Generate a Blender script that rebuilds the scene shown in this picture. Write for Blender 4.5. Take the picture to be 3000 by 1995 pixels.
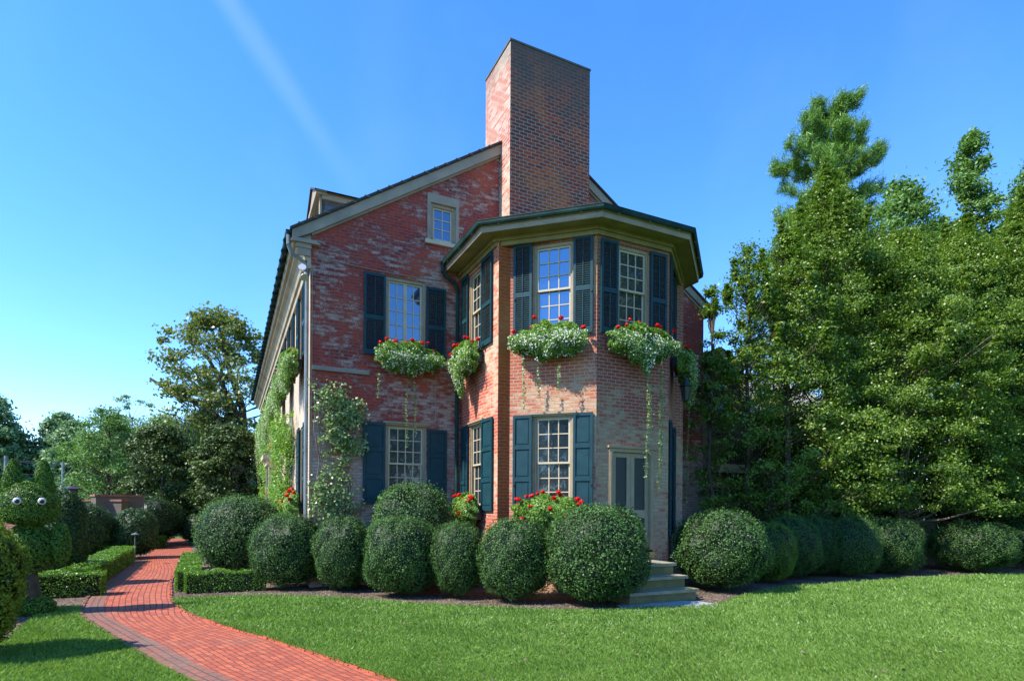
import bpy, math, random
import numpy as np
from mathutils import Vector, Matrix
from mathutils.geometry import delaunay_2d_cdt
R_ = math.radians
for o in list(bpy.data.objects): bpy.data.objects.remove(o)
S = bpy.context.scene
# ------------------------------------------------------------------ camera
cd = bpy.data.cameras.new('camera'); cam = bpy.data.objects.new('camera', cd); S.collection.objects.link(cam)
cam.location = (0, 0, 1.85); cam.rotation_euler = (R_(90), R_(0.35), 0)
cam.rotation_mode = 'XYZ'
cam.matrix_world = Matrix.Translation((0, 0, 1.85)) @ Matrix.Rotation(R_(90), 4, 'X') @ Matrix.Rotation(R_(0.35), 4, 'Z')
cd.sensor_width = 36; cd.lens = 20.6; cd.shift_y = 0.1637; cd.clip_end = 3000; cd.clip_start = .05
S.camera = cam
# ------------------------------------------------------------------ sky, sun, exposure
SUN_PHI, SUN_EL = 25.3, 47.5
w = bpy.data.worlds.new('World'); S.world = w; w.use_nodes = True
nt = w.node_tree; nt.nodes.clear()
out = nt.nodes.new('ShaderNodeOutputWorld'); bg = nt.nodes.new('ShaderNodeBackground'); bg.inputs[1].default_value = .15
sky = nt.nodes.new('ShaderNodeTexSky'); sky.sky_type = 'NISHITA'; sky.sun_disc = False
sky.sun_elevation = R_(SUN_EL)
sdir = Vector((-math.cos(R_(SUN_PHI)), -math.sin(R_(SUN_PHI)), 0))
sky.sun_rotation = math.atan2(sdir.x, sdir.y) % (2*math.pi)
sky.air_density = 1.0; sky.dust_density = .0; sky.ozone_density = 3.4; sky.altitude = 100
hs = nt.nodes.new('ShaderNodeHueSaturation'); hs.inputs['Saturation'].default_value = 1.2; hs.inputs['Value'].default_value = 1.0
tint = nt.nodes.new('ShaderNodeMixRGB'); tint.blend_type = 'MULTIPLY'; tint.inputs[0].default_value = 1; tint.inputs[2].default_value = (1.04, 1.08, 1.24, 1)
nt.links.new(sky.outputs[0], tint.inputs[1]); nt.links.new(tint.outputs[0], hs.inputs['Color'])
# thin cirrus streaks in the sky, laid out by direction
tc = nt.nodes.new('ShaderNodeTexCoord'); mp = nt.nodes.new('ShaderNodeMapping')
mp.inputs['Scale'].default_value = (3.0, 3.0, 1.0)
no = nt.nodes.new('ShaderNodeTexNoise'); no.inputs['Scale'].default_value = 1.5; no.inputs['Detail'].default_value = 5
no.inputs['Distortion'].default_value = .5
rp = nt.nodes.new('ShaderNodeValToRGB'); rp.color_ramp.elements[0].position = .52; rp.color_ramp.elements[1].position = .85
rp.color_ramp.elements[1].color = (.22, .22, .22, 1)
mx = nt.nodes.new('ShaderNodeMixRGB'); mx.inputs[2].default_value = (4.6, 5.4, 6.6, 1)
nt.links.new(tc.outputs['Generated'], mp.inputs[0]); nt.links.new(mp.outputs[0], no.inputs[0])
nt.links.new(no.outputs[0], rp.inputs[0]); 
def _m(op, a, b=None):
    x = nt.nodes.new('ShaderNodeMath'); x.operation = op
    for i, v in ((0, a), (1, b)):
        if v is None: continue
        if hasattr(v, 'links'): nt.links.new(v, x.inputs[i])
        else: x.inputs[i].default_value = v
    return x.outputs[0]
def _streak(n, t, width, lo, hi, gain):     # a trail: band around the great circle normal to n, between two heights
    dt = nt.nodes.new('ShaderNodeVectorMath'); dt.operation = 'DOT_PRODUCT'; nt.links.new(tc.outputs['Generated'], dt.inputs[0]); dt.inputs[1].default_value = n
    wob = _m('MULTIPLY', _m('SUBTRACT', no.outputs[0], .5), .05)
    band = nt.nodes.new('ShaderNodeMapRange'); band.interpolation_type = 'SMOOTHSTEP'
    nt.links.new(_m('ABSOLUTE', _m('ADD', dt.outputs['Value'], wob)), band.inputs[0]); band.inputs[1].default_value = width; band.inputs[2].default_value = 0
    sp = nt.nodes.new('ShaderNodeSeparateXYZ'); nt.links.new(tc.outputs['Generated'], sp.inputs[0])
    el = nt.nodes.new('ShaderNodeMapRange'); el.interpolation_type = 'SMOOTHSTEP'; nt.links.new(sp.outputs[2], el.inputs[0]); el.inputs[1].default_value = lo; el.inputs[2].default_value = hi
    return _m('MULTIPLY', _m('MULTIPLY', band.outputs[0], el.outputs[0]), _m('MULTIPLY', no.outputs[0], gain))
def _dir(px, py):
    x, y = (px-1179)/1349, (1170-py)/1349; v = Vector((x, 1, y)); return v.normalized()
n1 = _dir(560, 60).cross(_dir(800, 420)).normalized(); n2 = _dir(880, 60).cross(_dir(850, 400)).normalized()
fac = _m('ADD', _streak(n1, 0, .024, .40, .62, .14), _m('ADD', _streak(n2, 0, .06, .35, .6, .03), _m('MULTIPLY', rp.outputs[0], .15)))
nt.links.new(fac, mx.inputs[0])
nt.links.new(hs.outputs[0], mx.inputs[1]); nt.links.new(mx.outputs[0], bg.inputs[0]); nt.links.new(bg.outputs[0], out.inputs[0])
ld = bpy.data.lights.new('sun', 'SUN'); ld.energy = 4.4; ld.angle = R_(.55); ld.color = (1, .94, .84)
sun = bpy.data.objects.new('sun', ld); S.collection.objects.link(sun)
d = Vector((sdir.x*math.cos(R_(SUN_EL)), sdir.y*math.cos(R_(SUN_EL)), math.sin(R_(SUN_EL))))
sun.rotation_euler = d.to_track_quat('Z', 'Y').to_euler(); sun.location = (-20, -5, 30)
S.view_settings.view_transform = 'Standard'; S.view_settings.look = 'None'
S.view_settings.exposure = 1.13; S.view_settings.gamma = 1
S.cycles.max_bounces = 6; S.cycles.transparent_max_bounces = 4; S.cycles.use_denoising = True

rng = np.random.default_rng(7); random.seed(7)
# ------------------------------------------------------------------ helpers
def link(o, parent=None):
    S.collection.objects.link(o)
    if parent is not None: o.parent = parent
    return o
def tag(o, label=None, cat=None, group=None, kind=None):
    if label: o['label'] = label
    if cat: o['category'] = cat
    if group: o['group'] = group
    if kind: o['kind'] = kind
    return o
def empty(name, loc, rz=0, label=None, cat=None, group=None):
    o = bpy.data.objects.new(name, None); o.empty_display_size = .2
    o.location = loc; o.rotation_euler = (0, 0, rz); link(o); return tag(o, label, cat, group)
class Fr:
    """a wall face: origin, direction of u; w points outwards"""
    def __init__(s, x, y, deg, z=0):
        a = R_(deg); s.o = np.array([x, y, z], float); s.a = a
        s.u = np.array([math.cos(a), math.sin(a), 0]); s.n = np.array([math.sin(a), -math.cos(a), 0])
    def p(s, u, z, w_=0): 
        v = s.o + s.u*u + s.n*w_; return (v[0], v[1], v[2]+z)
ID = Fr(0, 0, 0)
class MB:
    def __init__(s): s.v = []; s.f = []; s.uv = []; s.m = []; s.mi = 0
    def poly(s, pts, uvs=None):
        i = len(s.v); s.v += [tuple(p) for p in pts]; s.f.append(tuple(range(i, i+len(pts)))); s.m.append(s.mi)
        s.uv += list(uvs) if uvs else [(0, 0)]*len(pts)
    def box(s, fr, u0, u1, z0, z1, w0, w1, uo=0):
        P = fr.p
        a = [P(u0, z0, w1), P(u1, z0, w1), P(u1, z1, w1), P(u0, z1, w1)]
        b = [P(u0, z0, w0), P(u1, z0, w0), P(u1, z1, w0), P(u0, z1, w0)]
        s.poly(a, [(u0+uo, z0), (u1+uo, z0), (u1+uo, z1), (u0+uo, z1)])
        s.poly(b[::-1], [(u0+uo, z1), (u1+uo, z1), (u1+uo, z0), (u0+uo, z0)])
        s.poly([b[0], a[0], a[3], b[3]], [(w0, z0), (w1, z0), (w1, z1), (w0, z1)])
        s.poly([a[1], b[1], b[2], a[2]], [(w1, z0), (w0, z0), (w0, z1), (w1, z1)])
        s.poly([a[3], a[2], b[2], b[3]], [(u0+uo, w1), (u1+uo, w1), (u1+uo, w0), (u0+uo, w0)])
        s.poly([b[0], b[1], a[1], a[0]], [(u0+uo, w0), (u1+uo, w0), (u1+uo, w1), (u0+uo, w1)])
    def tube(s, p0, p1, r0, r1=None, n=8, cap=True):
        r1 = r0 if r1 is None else r1
        p0, p1 = Vector(p0), Vector(p1); d = (p1-p0)
        if d.length < 1e-6: return
        q = d.to_track_quat('Z', 'Y'); ring0, ring1 = [], []
        for i in range(n):
            a = 2*math.pi*i/n; c = Vector((math.cos(a), math.sin(a), 0))
            ring0.append(p0+q@(c*r0)); ring1.append(p1+q@(c*r1))
        L = d.length
        for i in range(n):
            j = (i+1) % n; s.poly([ring0[i], ring0[j], ring1[j], ring1[i]], [(i*r0, 0), ((i+1)*r0, 0), ((i+1)*r0, L), (i*r0, L)])
        if cap: s.poly(ring0[::-1]); s.poly(ring1)
    def path(s, pts, r, n=8):
        for a, b in zip(pts[:-1], pts[1:]): s.tube(a, b, r, r, n)
    def lathe(s, prof, c=(0, 0, 0), n=20):
        for (r0, z0), (r1, z1) in zip(prof[:-1], prof[1:]):
            for i in range(n):
                a, b = 2*math.pi*i/n, 2*math.pi*(i+1)/n
                s.poly([(c[0]+r0*math.cos(a), c[1]+r0*math.sin(a), c[2]+z0), (c[0]+r0*math.cos(b), c[1]+r0*math.sin(b), c[2]+z0),
                        (c[0]+r1*math.cos(b), c[1]+r1*math.sin(b), c[2]+z1), (c[0]+r1*math.cos(a), c[1]+r1*math.sin(a), c[2]+z1)])
    def ball(s, c, r, n=10, sc=(1, 1, 1)):
        for i in range(n):
            t0, t1 = math.pi*i/n, math.pi*(i+1)/n
            for j in range(2*n):
                a, b = math.pi*j/n, math.pi*(j+1)/n
                P = lambda t, q: (c[0]+r*sc[0]*math.sin(t)*math.cos(q), c[1]+r*sc[1]*math.sin(t)*math.sin(q), c[2]+r*sc[2]*math.cos(t))
                pts = [P(t0, a), P(t1, a), P(t1, b), P(t0, b)]
                if i == 0: pts = pts[:3]
                elif i == n-1: pts = [pts[0], pts[1], pts[3]]
                s.poly(pts)
    def build(s, name, mats, parent=None, smooth=False, merge=False):
        me = bpy.data.meshes.new(name); me.from_pydata(s.v, [], s.f)
        uvl = me.uv_layers.new(name='UVMap'); uvl.data.foreach_set('uv', np.array(s.uv, float).ravel())
        for m in (mats if isinstance(mats, (list, tuple)) else [mats]): me.materials.append(m)
        me.polygons.foreach_set('material_index', s.m)
        if merge:
            import bmesh
            bm = bmesh.new(); bm.from_mesh(me); bmesh.ops.remove_doubles(bm, verts=bm.verts, dist=.0005); bm.to_mesh(me); bm.free()
        if smooth: me.polygons.foreach_set('use_smooth', [True]*len(me.polygons))
        me.update(); return link(bpy.data.objects.new(name, me), parent)

def unit(v): return v/np.maximum(np.linalg.norm(v, axis=-1, keepdims=True), 1e-9)
class Leaves:
    """collects leaf quads; each leaf carries a random value for its colour"""
    def __init__(s): s.V = []; s.r = []; s.mi = []
    def add(s, P, N, L, W, mi=0, rnd=None, T=None, jit=.5):
        n = len(P)
        if n == 0: return
        N = unit(np.asarray(N) + rng.normal(0, jit, (n, 3)))
        T = rng.normal(0, 1, (n, 3)) if T is None else np.asarray(T)+rng.normal(0, .15, (n, 3))
        T = unit(T - N*(T*N).sum(1, keepdims=True)); B = np.cross(N, T)
        k = rng.uniform(.7, 1.25, (n, 1)); L = np.broadcast_to(np.asarray(L, float).reshape(-1, 1), (n, 1))*k; W = np.broadcast_to(np.asarray(W, float).reshape(-1, 1), (n, 1))*k
        q = np.stack([P-T*L*.5, P+B*W*.5+N*W*.12-T*L*.05, P+T*L*.5, P-B*W*.5+N*W*.12-T*L*.05], 1)
        s.V.append(q.reshape(-1, 3)); s.r.append(np.repeat(rng.random(n) if rnd is None else rnd, 4)); s.mi.append(np.full(n, mi))
    def quads(s, Q, rnd, mi=0):   # Q (n,4,3)
        s.V.append(Q.reshape(-1, 3)); s.r.append(np.repeat(np.full(len(Q), float(rnd)) if np.isscalar(rnd) else rnd, 4)); s.mi.append(np.full(len(Q), mi))
    def build(s, name, mats, parent=None):
        V = np.concatenate(s.V).astype(np.float32); r = np.concatenate(s.r).astype(np.float32); mi = np.concatenate(s.mi).astype(np.int32)
        n = len(V)//4; me = bpy.data.meshes.new(name)
        me.vertices.add(4*n); me.vertices.foreach_set('co', V.ravel())
        me.loops.add(4*n); me.loops.foreach_set('vertex_index', np.arange(4*n, dtype=np.int32))
        me.polygons.add(n); me.polygons.foreach_set('loop_start', np.arange(0, 4*n, 4, dtype=np.int32))
        for m in (mats if isinstance(mats, (list, tuple)) else [mats]): me.materials.append(m)
        me.polygons.foreach_set('material_index', mi)
        at = me.attributes.new('rnd', 'FLOAT', 'POINT'); at.data.foreach_set('value', r)
        me.update(calc_edges=True); return link(bpy.data.objects.new(name, me), parent)
# ------------------------------------------------------------------ materials
def mat(name, col=(.5, .5, .5), rough=.6, spec=.5, metal=0):
    m = bpy.data.materials.new(name); m.use_nodes = True; b = m.node_tree.nodes['Principled BSDF']
    b.inputs['Base Color'].default_value = (*col, 1); b.inputs['Roughness'].default_value = rough
    b.inputs['Specular IOR Level'].default_value = spec; b.inputs['Metallic'].default_value = metal
    return m
class NT:
    def __init__(s, m): s.t = m.node_tree; s.b = s.t.nodes['Principled BSDF']
    def n(s, ty, **k):
        x = s.t.nodes.new('ShaderNode'+ty)
        for a, v in k.items():
            if a[0] == '_': setattr(x, a[1:], v)
            else: x.inputs[a.replace('_', ' ')].default_value = v
        return x
    def l(s, a, b): s.t.links.new(a, b)
    def noise(s, vec, scale, detail=4, rough=.6, dist=0):
        x = s.n('TexNoise', Scale=scale, Detail=detail, Roughness=rough, Distortion=dist); s.l(vec, x.inputs[0]); return x.outputs[0]
    def ramp(s, fac, stops):
        x = s.t.nodes.new('ShaderNodeValToRGB'); e = x.color_ramp.elements
        while len(e) < len(stops): e.new(.5)
        for el, (p, c) in zip(e, stops): el.position = p; el.color = (*c, 1) if not np.isscalar(c) else (c, c, c, 1)
        s.l(fac, x.inputs[0]); return x.outputs[0]
    def mix(s, f, a, b, mode='MIX'):
        x = s.t.nodes.new('ShaderNodeMixRGB'); x.blend_type = mode
        for i, v in ((0, f), (1, a), (2, b)):
            if hasattr(v, 'links'): s.l(v, x.inputs[i])
            else: x.inputs[i].default_value = v if np.isscalar(v) else (*v, 1)
        return x.outputs[0]
    def math(s, op, a, b=0):
        x = s.t.nodes.new('ShaderNodeMath'); x.operation = op
        for i, v in ((0, a), (1, b)):
            if hasattr(v, 'links'): s.l(v, x.inputs[i])
            else: x.inputs[i].default_value = v
        return x.outputs[0]
    def bump(s, h, st, dist=.01):
        x = s.n('Bump', Strength=st, Distance=dist); s.l(h, x.inputs['Height']); s.l(x.outputs[0], s.b.inputs['Normal'])
def paint(name, col, var=.12, rough=.5, scale=6, dirt=None, obj='Object', spec=.4):
    m = mat(name, col, rough, spec); t = NT(m); tc = t.n('TexCoord').outputs[obj]
    n1 = t.noise(tc, scale, 5); c = t.ramp(n1, [(.3, tuple(x*(1-var) for x in col)), (.7, tuple(min(1, x*(1+var)) for x in col))])
    if dirt:
        n2 = t.noise(tc, scale*.4, 8, .7); c = t.mix(t.ramp(n2, [(.5, 0), (.72, .8)]), c, dirt)
    t.l(c, t.b.inputs['Base Color']); t.bump(n1, .15); return m
def brick(name, c1, c2, mortar, wash, wbase, zlo=None, zhi=None, wlo=0, whi=0, soot=None, dark=None, msize=.010, bscale=(.215, .075), mossz=None, moss=(.10, .11, .03)):
    """old brick by UV in metres; a worn lime wash covers it where wbase (+ more towards the foot) says"""
    m = mat(name, c1, .85, .25); t = NT(m); uv = t.n('TexCoord').outputs['UV']
    # wobble the courses a little
    nz = t.n('TexNoise', Scale=2.2, Detail=2.0); t.l(uv, nz.inputs[0])
    off = t.n('VectorMath', _operation='SCALE'); off.inputs['Scale'].default_value = .018; t.l(nz.outputs['Color'], off.inputs[0])
    ad = t.n('VectorMath', _operation='ADD'); t.l(uv, ad.inputs[0]); t.l(off.outputs[0], ad.inputs[1]); v = ad.outputs[0]
    def br(a, b, mc, bias=0.):
        x = t.n('TexBrick', Scale=1., Mortar_Size=msize, Mortar_Smooth=.25, Bias=bias, Brick_Width=bscale[0], Row_Height=bscale[1])
        x.inputs['Color1'].default_value = (*a, 1); x.inputs['Color2'].default_value = (*b, 1); x.inputs['Mortar'].default_value = (*mc, 1)
        t.l(v, x.inputs['Vector']); return x
    b1 = br(c1, c2, mortar)
    b2 = br((0, 0, 0), (1, 1, 1), (.5, .5, .5))
    sx = t.n('SeparateXYZ'); t.l(uv, sx.inputs[0]); z = sx.outputs[1]
    st = t.n('Mapping'); st.inputs['Scale'].default_value = (4.6, 12.8, 1); t.l(uv, st.inputs[0])
    n1 = t.noise(uv, 1.1, 6, .65, .4); n2 = t.noise(st.outputs[0], 1., 6, .72, .25); n3 = t.noise(uv, 45, 3, .6)
    n4 = t.noise(uv, .45, 4, .6, .6)
    col = t.mix(t.ramp(n2, [(.35, 0), (.7, .45)]), b1.outputs[0], tuple(x*.45 for x in c1))
    col = t.mix(t.ramp(n4, [(.50, 0), (.66, .5)]), col, t.mix(b1.outputs['Fac'], tuple(min(1, a*b) for a, b in zip(c1, (1.1, 1.9, .9))), mortar))
    if dark: col = t.mix(t.ramp(n1, [(.45, 0), (.62, .8)]), col, t.mix(b1.outputs['Fac'], dark, mortar))
    # wash mask
    k = t.math('ADD', t.math('MULTIPLY', n1, .8), t.math('MULTIPLY', n2, .80)); k = t.math('ADD', k, t.math('MULTIPLY', n4, .7))
    k = t.math('ADD', k, t.math('MULTIPLY', b2.outputs[0], .22)); k = t.math('ADD', k, t.math('MULTIPLY', n3, .55))
    k = t.math('ADD', k, wbase-1.625)
    if zlo is not None:
        mr = t.n('MapRange'); t.l(z, mr.inputs[0]); mr.inputs[1].default_value = zlo; mr.inputs[2].default_value = zhi
        mr.inputs[3].default_value = wlo; mr.inputs[4].default_value = whi; k = t.math('ADD', k, mr.outputs[0])
    wm = t.ramp(k, [(.30, 0), (.42, .6), (.66, .92)])
    wcol = t.mix(n2, tuple(x*.72 for x in wash), tuple(min(1, x*1.2) for x in wash))
    # joints stay faintly darker in the wash
    wcol = t.mix(t.math('MULTIPLY', b1.outputs['Fac'], .7), wcol, tuple(x*.5 for x in wash))
    col = t.mix(wm, col, wcol)
    if soot is not None:
        mr = t.n('MapRange'); t.l(t.math('ADD', z, t.math('MULTIPLY', n1, 3.0)), mr.inputs[0]); mr.inputs[1].default_value = soot; mr.inputs[2].default_value = soot+1.8
        col = t.mix(t.math('MULTIPLY', mr.outputs[0], .8), col, (.07, .07, .065))
    if mossz is not None:
        mr = t.n('MapRange'); t.l(t.math('ADD', z, t.math('MULTIPLY', n4, 1.6)), mr.inputs[0]); mr.inputs[1].default_value = mossz[0]; mr.inputs[2].default_value = mossz[1]
        col = t.mix(t.math('MULTIPLY', mr.outputs[0], t.math('MULTIPLY', n2, mossz[2])), col, moss)
    t.l(col, t.b.inputs['Base Color'])
    hgt = t.math('SUBTRACT', t.math('MULTIPLY', n2, .5), b1.outputs['Fac']); t.bump(hgt, .55, .012)
    return m
RED1, RED2 = (.42, .062, .034), (.25, .034, .030)
M = {}
M['gable'] = brick('gable_brick', RED1, RED2, (.22, .10, .085), (.48, .37, .30), .36, 2.4, 5.2, .26, 0., dark=(.10, .022, .028))
M['left'] = brick('left_brick', (.55, .30, .22), (.5, .24, .18), (.5, .42, .33), (.55, .46, .36), .60)
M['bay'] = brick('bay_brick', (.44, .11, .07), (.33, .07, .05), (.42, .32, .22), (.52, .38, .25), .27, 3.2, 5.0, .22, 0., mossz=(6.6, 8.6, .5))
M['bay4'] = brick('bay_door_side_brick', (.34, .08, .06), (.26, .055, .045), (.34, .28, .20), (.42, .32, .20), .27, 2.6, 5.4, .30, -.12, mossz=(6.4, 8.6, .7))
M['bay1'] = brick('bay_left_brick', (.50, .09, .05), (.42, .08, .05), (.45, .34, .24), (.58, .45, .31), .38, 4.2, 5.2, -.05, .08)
M['strip'] = brick('bay_pilaster_brick', (.42, .075, .02), (.34, .06, .02), (.32, .17, .06), (.36, .22, .10), .22)
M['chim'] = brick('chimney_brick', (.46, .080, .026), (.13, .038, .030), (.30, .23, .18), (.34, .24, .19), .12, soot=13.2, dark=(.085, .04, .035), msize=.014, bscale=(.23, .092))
M['chimLit'] = brick('chimney_sunlit_side_brick', (.42, .10, .05), (.34, .08, .045), (.46, .42, .36), (.54, .47, .37), .46, soot=14.2, msize=.014, bscale=(.23, .092))  # sunlit copy of the chimney brick, its light put in as paler wash
M['trim'] = paint('taupe_trim', (.30, .235, .145), .12, .55, 5, (.22, .18, .11))
M['trimg'] = paint('grey_rake_trim', (.29, .235, .17), .14, .6, 2.5, (.15, .13, .11))
M['cream'] = paint('cream_sash_paint', (.46, .39, .26), .08, .45, 8)
M['soffit'] = paint('mossy_soffit', (.23, .19, .075), .2, .6, 2.5, (.10, .11, .02))
M['cornice'] = paint('weathered_cornice', (.36, .29, .18), .18, .6, 1.8, (.17, .12, .06))
M['shut'] = paint('teal_shutter_paint', (.009, .042, .053), .18, .5, 5, None, spec=.22)
M['copper'] = paint('aged_copper', (.014, .040, .034), .5, .6, 3, (.015, .02, .02), spec=.12)
M['pipe'] = paint('weathered_pipe', (.16, .19, .19), .25, .45, 3, (.05, .08, .08))
M['slate'] = paint('slate', (.08, .095, .11), .3, .55, 2.2)
M['stone'] = paint('mossy_step_stone', (.26, .24, .17), .2, .8, 4, (.15, .16, .04))
M['moss'] = paint('mossy_riser', (.15, .14, .065), .25, .85, 3, (.10, .12, .02)); M['iron'] = mat('black_iron', (.012, .012, .013), .45)
M['bark'] = paint('bark', (.075, .055, .035), .4, .9, 9, (.03, .028, .02))
M['barkl'] = paint('pale_bark', (.17, .145, .10), .35, .9, 7, (.06, .055, .035))
M['white'] = mat('white_eye', (.5, .5, .5), .25); M['black'] = mat('black_pupil', (.008, .008, .008), .2)
M['galv'] = mat('lamp_metal', (.55, .55, .52), .35, .5, .6)
M['planter'] = mat('black_planter', (.018, .018, .02), .6)
M['screen'] = mat('door_screen', (.018, .028, .034), .35, .4)
M['yellow'] = paint('ochre_threshold_stone', (.42, .28, .09), .15, .8, 5)
M['brass'] = mat('dark_latch', (.03, .03, .05), .35, .5, .7)
M['blind'] = mat('blue_grey_blind', (.10, .14, .17), .6)
def glassmat(name, base, fac, tint=(1, 1, 1)):
    m = mat(name, base, .15, .5); t = NT(m); g = t.n('BsdfGlossy', Roughness=.02); g.inputs[0].default_value = (*tint, 1)
    mxs = t.n('MixShader'); mxs.inputs[0].default_value = fac; o_ = [n for n in t.t.nodes if n.type == 'OUTPUT_MATERIAL'][0]
    tcn = t.n('TexCoord'); nn = t.n('TexNoise', Scale=3.0, Detail=1.0); t.l(tcn.outputs['Object'], nn.inputs[0])
    bp = t.n('Bump', Strength=.06, Distance=.02); t.l(nn.outputs[0], bp.inputs['Height']); t.l(bp.outputs[0], g.inputs['Normal'])
    t.l(t.b.outputs[0], mxs.inputs[1]); t.l(g.outputs[0], mxs.inputs[2]); t.l(mxs.outputs[0], o_.inputs[0]); return m
M['glass'] = glassmat('window_glass', (.010, .016, .024), .05, (.8, .9, 1))
M['glassU'] = glassmat('upper_window_glass', (.010, .020, .05), .24, (.62, .80, 1))
def shingle(name, c, c2):
    m = mat(name, c, .8, .3); t = NT(m); uv = t.n('TexCoord').outputs['UV']
    x = t.n('TexBrick', Scale=1., Mortar_Size=.008, Brick_Width=.25, Row_Height=.14, Bias=0.); t.l(uv, x.inputs['Vector'])
    x.inputs['Color1'].default_value = (*c, 1); x.inputs['Color2'].default_value = (*c2, 1); x.inputs['Mortar'].default_value = (*[a*.3 for a in c], 1)
    n1 = t.noise(uv, 2, 5); t.l(t.mix(t.math('MULTIPLY', n1, .5), x.outputs[0], tuple(a*.6 for a in c)), t.b.inputs['Base Color']); t.bump(t.math('MULTIPLY', x.outputs['Fac'], -1), .5); return m
M['roof'] = shingle('roof_shingle', (.12, .11, .10), (.17, .155, .14))
M['roofp'] = shingle('pale_grey_shingle', (.42, .42, .43), (.34, .34, .36))
M['slates'] = shingle('slate_cladding', (.13, .16, .19), (.09, .11, .14))
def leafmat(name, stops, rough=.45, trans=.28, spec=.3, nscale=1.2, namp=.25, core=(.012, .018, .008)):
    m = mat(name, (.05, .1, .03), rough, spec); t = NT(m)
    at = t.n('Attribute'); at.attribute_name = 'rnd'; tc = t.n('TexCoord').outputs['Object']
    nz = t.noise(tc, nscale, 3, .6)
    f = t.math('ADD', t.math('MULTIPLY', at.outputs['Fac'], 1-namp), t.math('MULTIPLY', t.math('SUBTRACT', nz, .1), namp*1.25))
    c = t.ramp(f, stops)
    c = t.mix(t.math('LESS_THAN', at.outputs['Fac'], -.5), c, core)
    t.l(c, t.b.inputs['Base Color'])
    tr = t.n('BsdfTranslucent'); t.l(t.mix(1, c, (1.15, 1.25, .55), 'MULTIPLY'), tr.inputs[0])
    mxs = t.n('MixShader'); mxs.inputs[0].default_value = trans; o_ = [n for n in t.t.nodes if n.type == 'OUTPUT_MATERIAL'][0]
    t.l(t.b.outputs[0], mxs.inputs[1]); t.l(tr.outputs[0], mxs.inputs[2]); t.l(mxs.outputs[0], o_.inputs[0]); return m
M['box'] = leafmat('boxwood_leaf', [(0, (.022, .058, .012)), (.45, (.050, .122, .026)), (.8, (.094, .19, .050)), (1, (.15, .26, .085))], .5, .2, .25)
M['boxy'] = leafmat('young_boxwood_leaf', [(0, (.05, .11, .012)), (.5, (.10, .20, .02)), (1, (.22, .34, .05))], .36, .3)
M['hedge'] = leafmat('hedge_leaf', [(0, (.05, .12, .012)), (.5, (.11, .24, .02)), (1, (.22, .38, .04))], .36, .28)
M['yew'] = leafmat('yew_leaf', [(0, (.016, .045, .012)), (.5, (.036, .09, .02)), (1, (.08, .16, .035))], .45, .15)
M['topi'] = leafmat('clipped_yew_leaf', [(0, (.045, .11, .014)), (.5, (.095, .21, .022)), (1, (.18, .33, .05))], .45, .2)
M['gold'] = leafmat('yellow_green_shrub_leaf', [(0, (.07, .12, .01)), (.5, (.17, .25, .02)), (1, (.38, .42, .05))], .4, .35)
M['holly'] = leafmat('holly_leaf', [(0, (.040, .090, .012)), (.4, (.115, .20, .020)), (.75, (.20, .30, .035)), (1, (.30, .38, .12))], .42, .35, .5, .5, .3)
M['pine'] = leafmat('pine_needles', [(0, (.045, .12, .015)), (.5, (.12, .25, .03)), (1, (.22, .38, .06))], .45, .2, .4, .6, .45)
M['light'] = leafmat('pale_tree_leaf', [(0, (.055, .13, .03)), (.5, (.13, .25, .06)), (1, (.28, .40, .16))], .5, .3, .3, .4, .3)
M['wood'] = leafmat('woodland_leaf', [(0, (.09, .17, .10)), (.5, (.20, .31, .14)), (1, (.33, .43, .19))], .5, .25, .3, .12, .5)
M['round'] = leafmat('linden_leaf', [(0, (.026, .048, .012)), (.5, (.062, .105, .022)), (1, (.15, .22, .05))], .5, .15, .3, .6, .3)
M['willow'] = leafmat('willow_leaf', [(0, (.06, .12, .03)), (.5, (.12, .21, .06)), (1, (.25, .36, .15))], .45, .35, .4, .3, .3)
M['plane'] = leafmat('plane_leaf', [(0, (.07, .10, .02)), (.5, (.14, .18, .04)), (1, (.26, .25, .08))], .4, .35, .4, .3, .4)
M['vine'] = leafmat('vine_leaf', [(0, (.08, .14, .03)), (.5, (.19, .28, .08)), (1, (.42, .50, .22))], .35, .3, .6)
M['bedl'] = leafmat('planter_leaf', [(0, (.06, .15, .02)), (.5, (.15, .28, .045)), (1, (.32, .48, .10))], .4, .35)
M['wflow'] = leafmat('white_petals', [(0, (.55, .58, .50)), (1, (.85, .86, .82))], .6, .2, .2)
M['rflow'] = leafmat('red_petals', [(0, (.48, .006, .004)), (1, (.85, .015, .008))], .5, .2, .2)
M['pflow'] = leafmat('coral_rose_petals', [(0, (.7, .15, .10)), (1, (.8, .3, .2))], .5, .3, .2)
M['blade'] = leafmat('grass_blade', [(0, (.075, .155, .022)), (.45, (.155, .275, .042)), (.85, (.26, .40, .09)), (1, (.44, .50, .26))], .42, .35, .4, .5, .35)
def groundmat(name, stops, scale=3, bump=.5, fine=60):
    m = mat(name, (.1, .1, .1), .9, .2); t = NT(m); tc = t.n('TexCoord').outputs['Object']
    a, b = t.noise(tc, scale, 6, .6), t.noise(tc, fine, 5, .7)
    t.l(t.ramp(t.math('ADD', t.math('MULTIPLY', a, .45), t.math('MULTIPLY', b, .55)), stops), t.b.inputs['Base Color']); t.bump(b, bump, .02); return m
M['lawn'] = groundmat('lawn_soil', [(.3, (.022, .055, .010)), (.5, (.045, .12, .016)), (.7, (.075, .16, .028))], .6)
M['meadow'] = groundmat('distant_grass', [(.3, (.03, .08, .015)), (.7, (.07, .15, .03))], .05, .2, 2)
M['mulch'] = groundmat('mulch', [(.32, (.035, .024, .018)), (.5, (.13, .095, .07)), (.62, (.26, .20, .16))], 1.5, 1.0, 38)
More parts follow.
